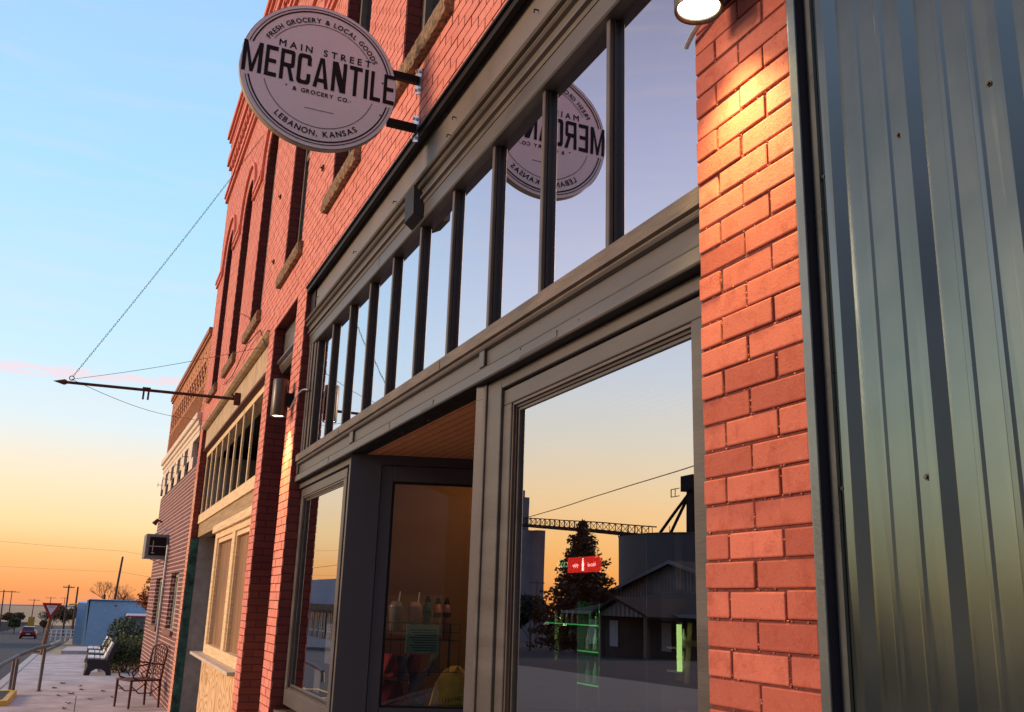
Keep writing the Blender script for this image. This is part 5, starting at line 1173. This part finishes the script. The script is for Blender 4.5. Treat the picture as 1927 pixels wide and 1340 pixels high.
# goods behind the splayed entry window
GX = 7.85
def kz(y, z): k = GX/6.9; return 1.45-(1.45-y)*k, z*k
rk = thing('wire_rack', (GX, -.95, gz(7)), 'black wire rack of tumblers and shirts behind the entry window', 'rack')
ya, za = kz(-.50, -.14); yb_, zb_ = kz(-1.10, -.26)
mb = MB()
for z in (za, (za+zb_)/2, zb_, zb_-.25): mb.tube([(GX-.12, ya, z), (GX-.12, yb_, z)], .004, 4); mb.tube([(GX+.12, ya, z), (GX+.12, yb_, z)], .004, 4)
for k in range(9): y = ya+(yb_-ya)*k/8; mb.tube([(GX-.12, y, zb_-.25), (GX-.12, y, za)], .003, 4); mb.tube([(GX-.12, y, zb_), (GX+.12, y, zb_)], .003, 4)
for y in (ya, yb_): mb.tube([(GX+.12, y, gz(7)), (GX+.12, y, za)], .012, 6)
mb.build('wire_basket', m_black, rk)
def cup(yz, h, r, c, name, label, straw=False, wrap=False):
    y, z = kz(*yz); mb = MB(); mb.lathe((GX, y, z), [(0, 0), (r*.75, 0), (r, h*.8), (r*1.02, h*.82), (r*.6, h), (0, h)], 14); m = plain(name+'_'+label.split()[0], c, .3, .1)
    t = thing(name, (GX, y, z), label, 'tumbler' if name == 'tumbler' else 'bottle'); mb.build('body', m, t)
    if straw: mb = MB(); mb.cyl((GX, y-.02, z+h*.9), (GX, y-.03, z+h+.08), .006, n=6); mb.build('straw', m_white, t)
    else: mb = MB(); mb.cyl((GX, y, z+h-.02), (GX, y, z+h+.03), r*.55, n=10); mb.tube(arc((GX, y-r*.6, z+h), (GX, y+r*.6, z+h), .05), .008, 5); mb.build('cap', m_black, t); mb = MB(); mb.cyl((GX, y, z+h*.62), (GX, y, z+h*.76), r*1.03, n=14); mb.build('label_band', m_black, t)
cup((-.63, -.20), .24, .060, (.30, .22, .21, 1), 'tumbler', 'pale wrapped tumbler at the left of the wire rack', True)
cup((-.78, -.20), .24, .062, (.55, .24, .20, 1), 'tumbler', 'pink tumbler with a white straw on the wire rack', True)
cup((-.873, -.245), .29, .036, (.03, .08, .06, 1), 'water_bottle', 'dark green water bottle beside the pink tumbler')
cup((-.955, -.255), .29, .036, (.62, .16, .03, 1), 'water_bottle', 'orange water bottle, middle of the three on the rack')
cup((-1.028, -.255), .29, .034, (.42, .13, .16, 1), 'water_bottle', 'rose water bottle at the right end of the rack')
ya_, za_ = kz(-.68, -.15); yc_, zc_ = kz(-.93, -.35)
nb = thing('notice_board', (GX-.15, (ya_+yc_)/2, zc_), 'small teal notice sheet hung on the front of the wire rack', 'notice')
mb = MB(); mb.box(GX-.150, GX-.142, yc_, ya_, zc_, za_); mb.build('sheet', plain('teal_card', (.13, .25, .28, 1), .6, .08), nb)
mb = MB()
for k in range(9): mb.box(GX-.1515, GX-.1505, yc_+.02, ya_-.03-.02*(k % 3), za_-.045-k*.02, za_-.039-k*.02)
mb.build('printed_line', m_black, nb)
def garment(name, pts, x, c, label, cat, thick=.10, fold=.02, seed=0):
    rnd = random.Random(seed); n = len(pts); mb = MB(); G = 12
    ys_ = [p_[0] for p_ in pts]; zs_ = [p_[1] for p_ in pts]; z0, z1 = min(zs_), max(zs_)
    def span(z):
        xs2 = []
        for (ya2, za2), (yb2, zb2) in zip(pts, pts[1:]+pts[:1]):
            if (za2 <= z < zb2) or (zb2 <= z < za2): xs2.append(ya2+(yb2-ya2)*(z-za2)/(zb2-za2))
        return (min(xs2), max(xs2)) if xs2 else (sum(ys_)/n,)*2
    vs = []; U_ = 16
    for i in range(G+1):
        z = z0+(z1-z0)*(i/G*.998+.001); a, b = span(z)
        for j in range(U_):
            t_ = 2*pi*j/U_; yy = (a+b)/2+(b-a)/2*cos(t_); xx = x+thick*sin(t_)*.5+fold*sin(9*yy*6+i*.5+seed)
            vs.append((xx, yy, z))
    fs = [(i*U_+j, i*U_+(j+1) % U_, (i+1)*U_+(j+1) % U_, (i+1)*U_+j) for i in range(G) for j in range(U_)]+[tuple(range(U_-1, -1, -1)), tuple(G*U_+j for j in range(U_))]
    mb.add(vs, fs, True); return tag(mb.build(name, plain(name+'_cloth_%d' % seed, c, .9, .2, 12, bmp=.4)), label, cat)
kk = lambda l: [kz(*p_) for p_ in l]
hd = garment('sweatshirt', kk([(-.90, -.72), (-.94, -.56), (-1.0, -.48), (-1.07, -.44), (-1.14, -.44), (-1.2, -.50), (-1.24, -.72)]), GX-.05, (.75, .42, .08, 1), 'mustard yellow hooded sweatshirt hanging behind the entry window', 'sweatshirt', seed=1)
v, f = textmesh('LEBANON', .05); w = max(a for a, b in v); y_, z_ = kz(-1.08, -.68)
mb = MB(); mb.add([(GX-.140, y_+w/2-a, z_+b+.15*(a-w/2)) for a, b in v], f); mb.build('chest_lettering', m_black, hd)
for k, (l, c, lab) in enumerate((([(-.56, -.52), (-.56, -.36), (-.66, -.36), (-.68, -.52)], (.30, .02, .03, 1), 'red knitted garment at the left of the rack'), ([(-.68, -.55), (-.67, -.37), (-.74, -.38), (-.76, -.55)], (.16, .12, .20, 1), 'dull violet garment under the teal notice'), ([(-.76, -.50), (-.74, -.36), (-.86, -.36), (-.84, -.5)], (.28, .03, .04, 1), 'crimson cloth bag under the teal notice'), ([(-.78, -.72), (-.78, -.50), (-.90, -.46), (-.9, -.72)], (.20, .15, .19, 1), 'mauve grey shirt left of the yellow sweatshirt'), ([(-.57, -.74), (-.57, -.54), (-.74, -.56), (-.74, -.74)], (.24, .02, .03, 1), 'dark red shirt at the bottom of the entry window'), ([(-.92, -.52), (-.95, -.37), (-1.01, -.36), (-1.02, -.46)], (.14, .13, .11, 1), 'grey olive shirt behind the yellow sweatshirt'))):
    garment('shirt', kk(l), GX+.02*k, c, lab, 'shirt', seed=10+k)
y0, z0 = kz(-1.19, -.26); y1, z1 = kz(-1.27, -.57)
mb = MB(); mb.box(GX-.2, GX-.196, y1, y0, z1, z0); pn = mb.build('paper_notice', plain('pale_blue_paper', (.26, .29, .38, 1), .7, .05)); tag(pn, 'pale blue paper notice beside the yellow sweatshirt', 'notice')
mb = MB(); mb.box(6.70, 6.96, -.142, -.140, -.43, -.16); tag(mb.build('window_notice', plain('white_paper', (.5, .5, .5, 1), .7, .05)), 'white paper notice taped inside the small shop window', 'notice')
mb = MB(); mb.box(7.05, 7.25, -.143, -.141, -.645, -.49); tag(mb.build('window_notice', plain('white_paper', (.5, .5, .5, 1))), 'small grey paper low in the small shop window', 'notice')
# step ladder inside
ld_ = thing('step_ladder', (3.6, -1.2, gz(5)+.02), 'wooden step ladder standing inside the shop behind the big window', 'ladder')
lx0 = 3.55
for d_ in (0, .22):
    mb = MB(); mb.obox((lx0+d_, -1.05, -.82), (.02, 0, 0), (0, .03, 0), (.03, -.10, .85)); mb.build('side_rail', m_oldwood, ld_)
for k in range(5): mb = MB(); z = -1.35+k*.3; mb.box(lx0-.02+(z+.82)*.035, lx0+.24+(z+.82)*.035, -1.1-(z+.82)*.117, -1.0-(z+.82)*.117, z, z+.025); mb.build('tread', m_oldwood, ld_)
# unseen warm pendant, added to brighten the goods in the display bay
pl_ = thing('added_pendant_lamp', (7.35, -1.9, 1.2), 'unseen warm pendant lamp added to light the goods inside the shop', 'lamp')
mb = MB(); mb.cyl((7.35, -1.9, 1.42), (7.35, -1.9, 1.89), .006, n=6); mb.build('added_pendant_cord', m_black, pl_)
mb = MB(); mb.lathe((7.35, -1.9, 1.25), [(.16, 0), (.12, .09), (.04, .17), (0, .18)], 18); mb.build('added_pendant_shade', m_lamp, pl_)
mb = MB(); mb.sphere((7.35, -1.9, 1.29), .035, 10); mb.build('added_pendant_bulb', emit('added_warm_bulb', (1, .75, .4, 1), 12), pl_)
ld = bpy.data.lights.new('pendant_fill_light', 'POINT'); lo = bpy.data.objects.new('pendant_fill_light', ld); COL.objects.link(lo); lo.parent = pl_; lo.location = (0, 0, 0.0)
ld.energy = 10; ld.color = (1, .78, .5); ld.shadow_soft_size = .06
# nail heads and hairline board joints on the painted shopfront
rw = random.Random(77); mb = MB()
for i in range(60):
    x = rw.uniform(2.15, 8.1); z, y = rw.choice([(rw.uniform(.99, 1.02), -.0385), (rw.uniform(1.165, 1.20), -.029), (rw.uniform(2.20, 2.28), -.060), (rw.uniform(1.06, 1.11), -.060), (rw.uniform(.935, .965), -.088)])
    r_ = rw.uniform(.0018, .0035); mb.cyl((x, y-.001, z), (x, y+.0008, z), r_, n=6)
o = mb.build('nail_heads', m_mull, B1); o['kind'] = 'stuff'
for x, z0, z1, y in ((3.4, .985, 1.028, -.0375), (5.3, .985, 1.028, -.0375), (6.9, .985, 1.028, -.0375), (4.4, 1.158, 1.206, -.0275), (6.6, 1.158, 1.206, -.0275), (5.9, 2.205, 2.284, -.0592)):
    MB().box(x, x+.0016, y-.004, y+.0004, z0, z1).build('board_joint', m_black, B1)
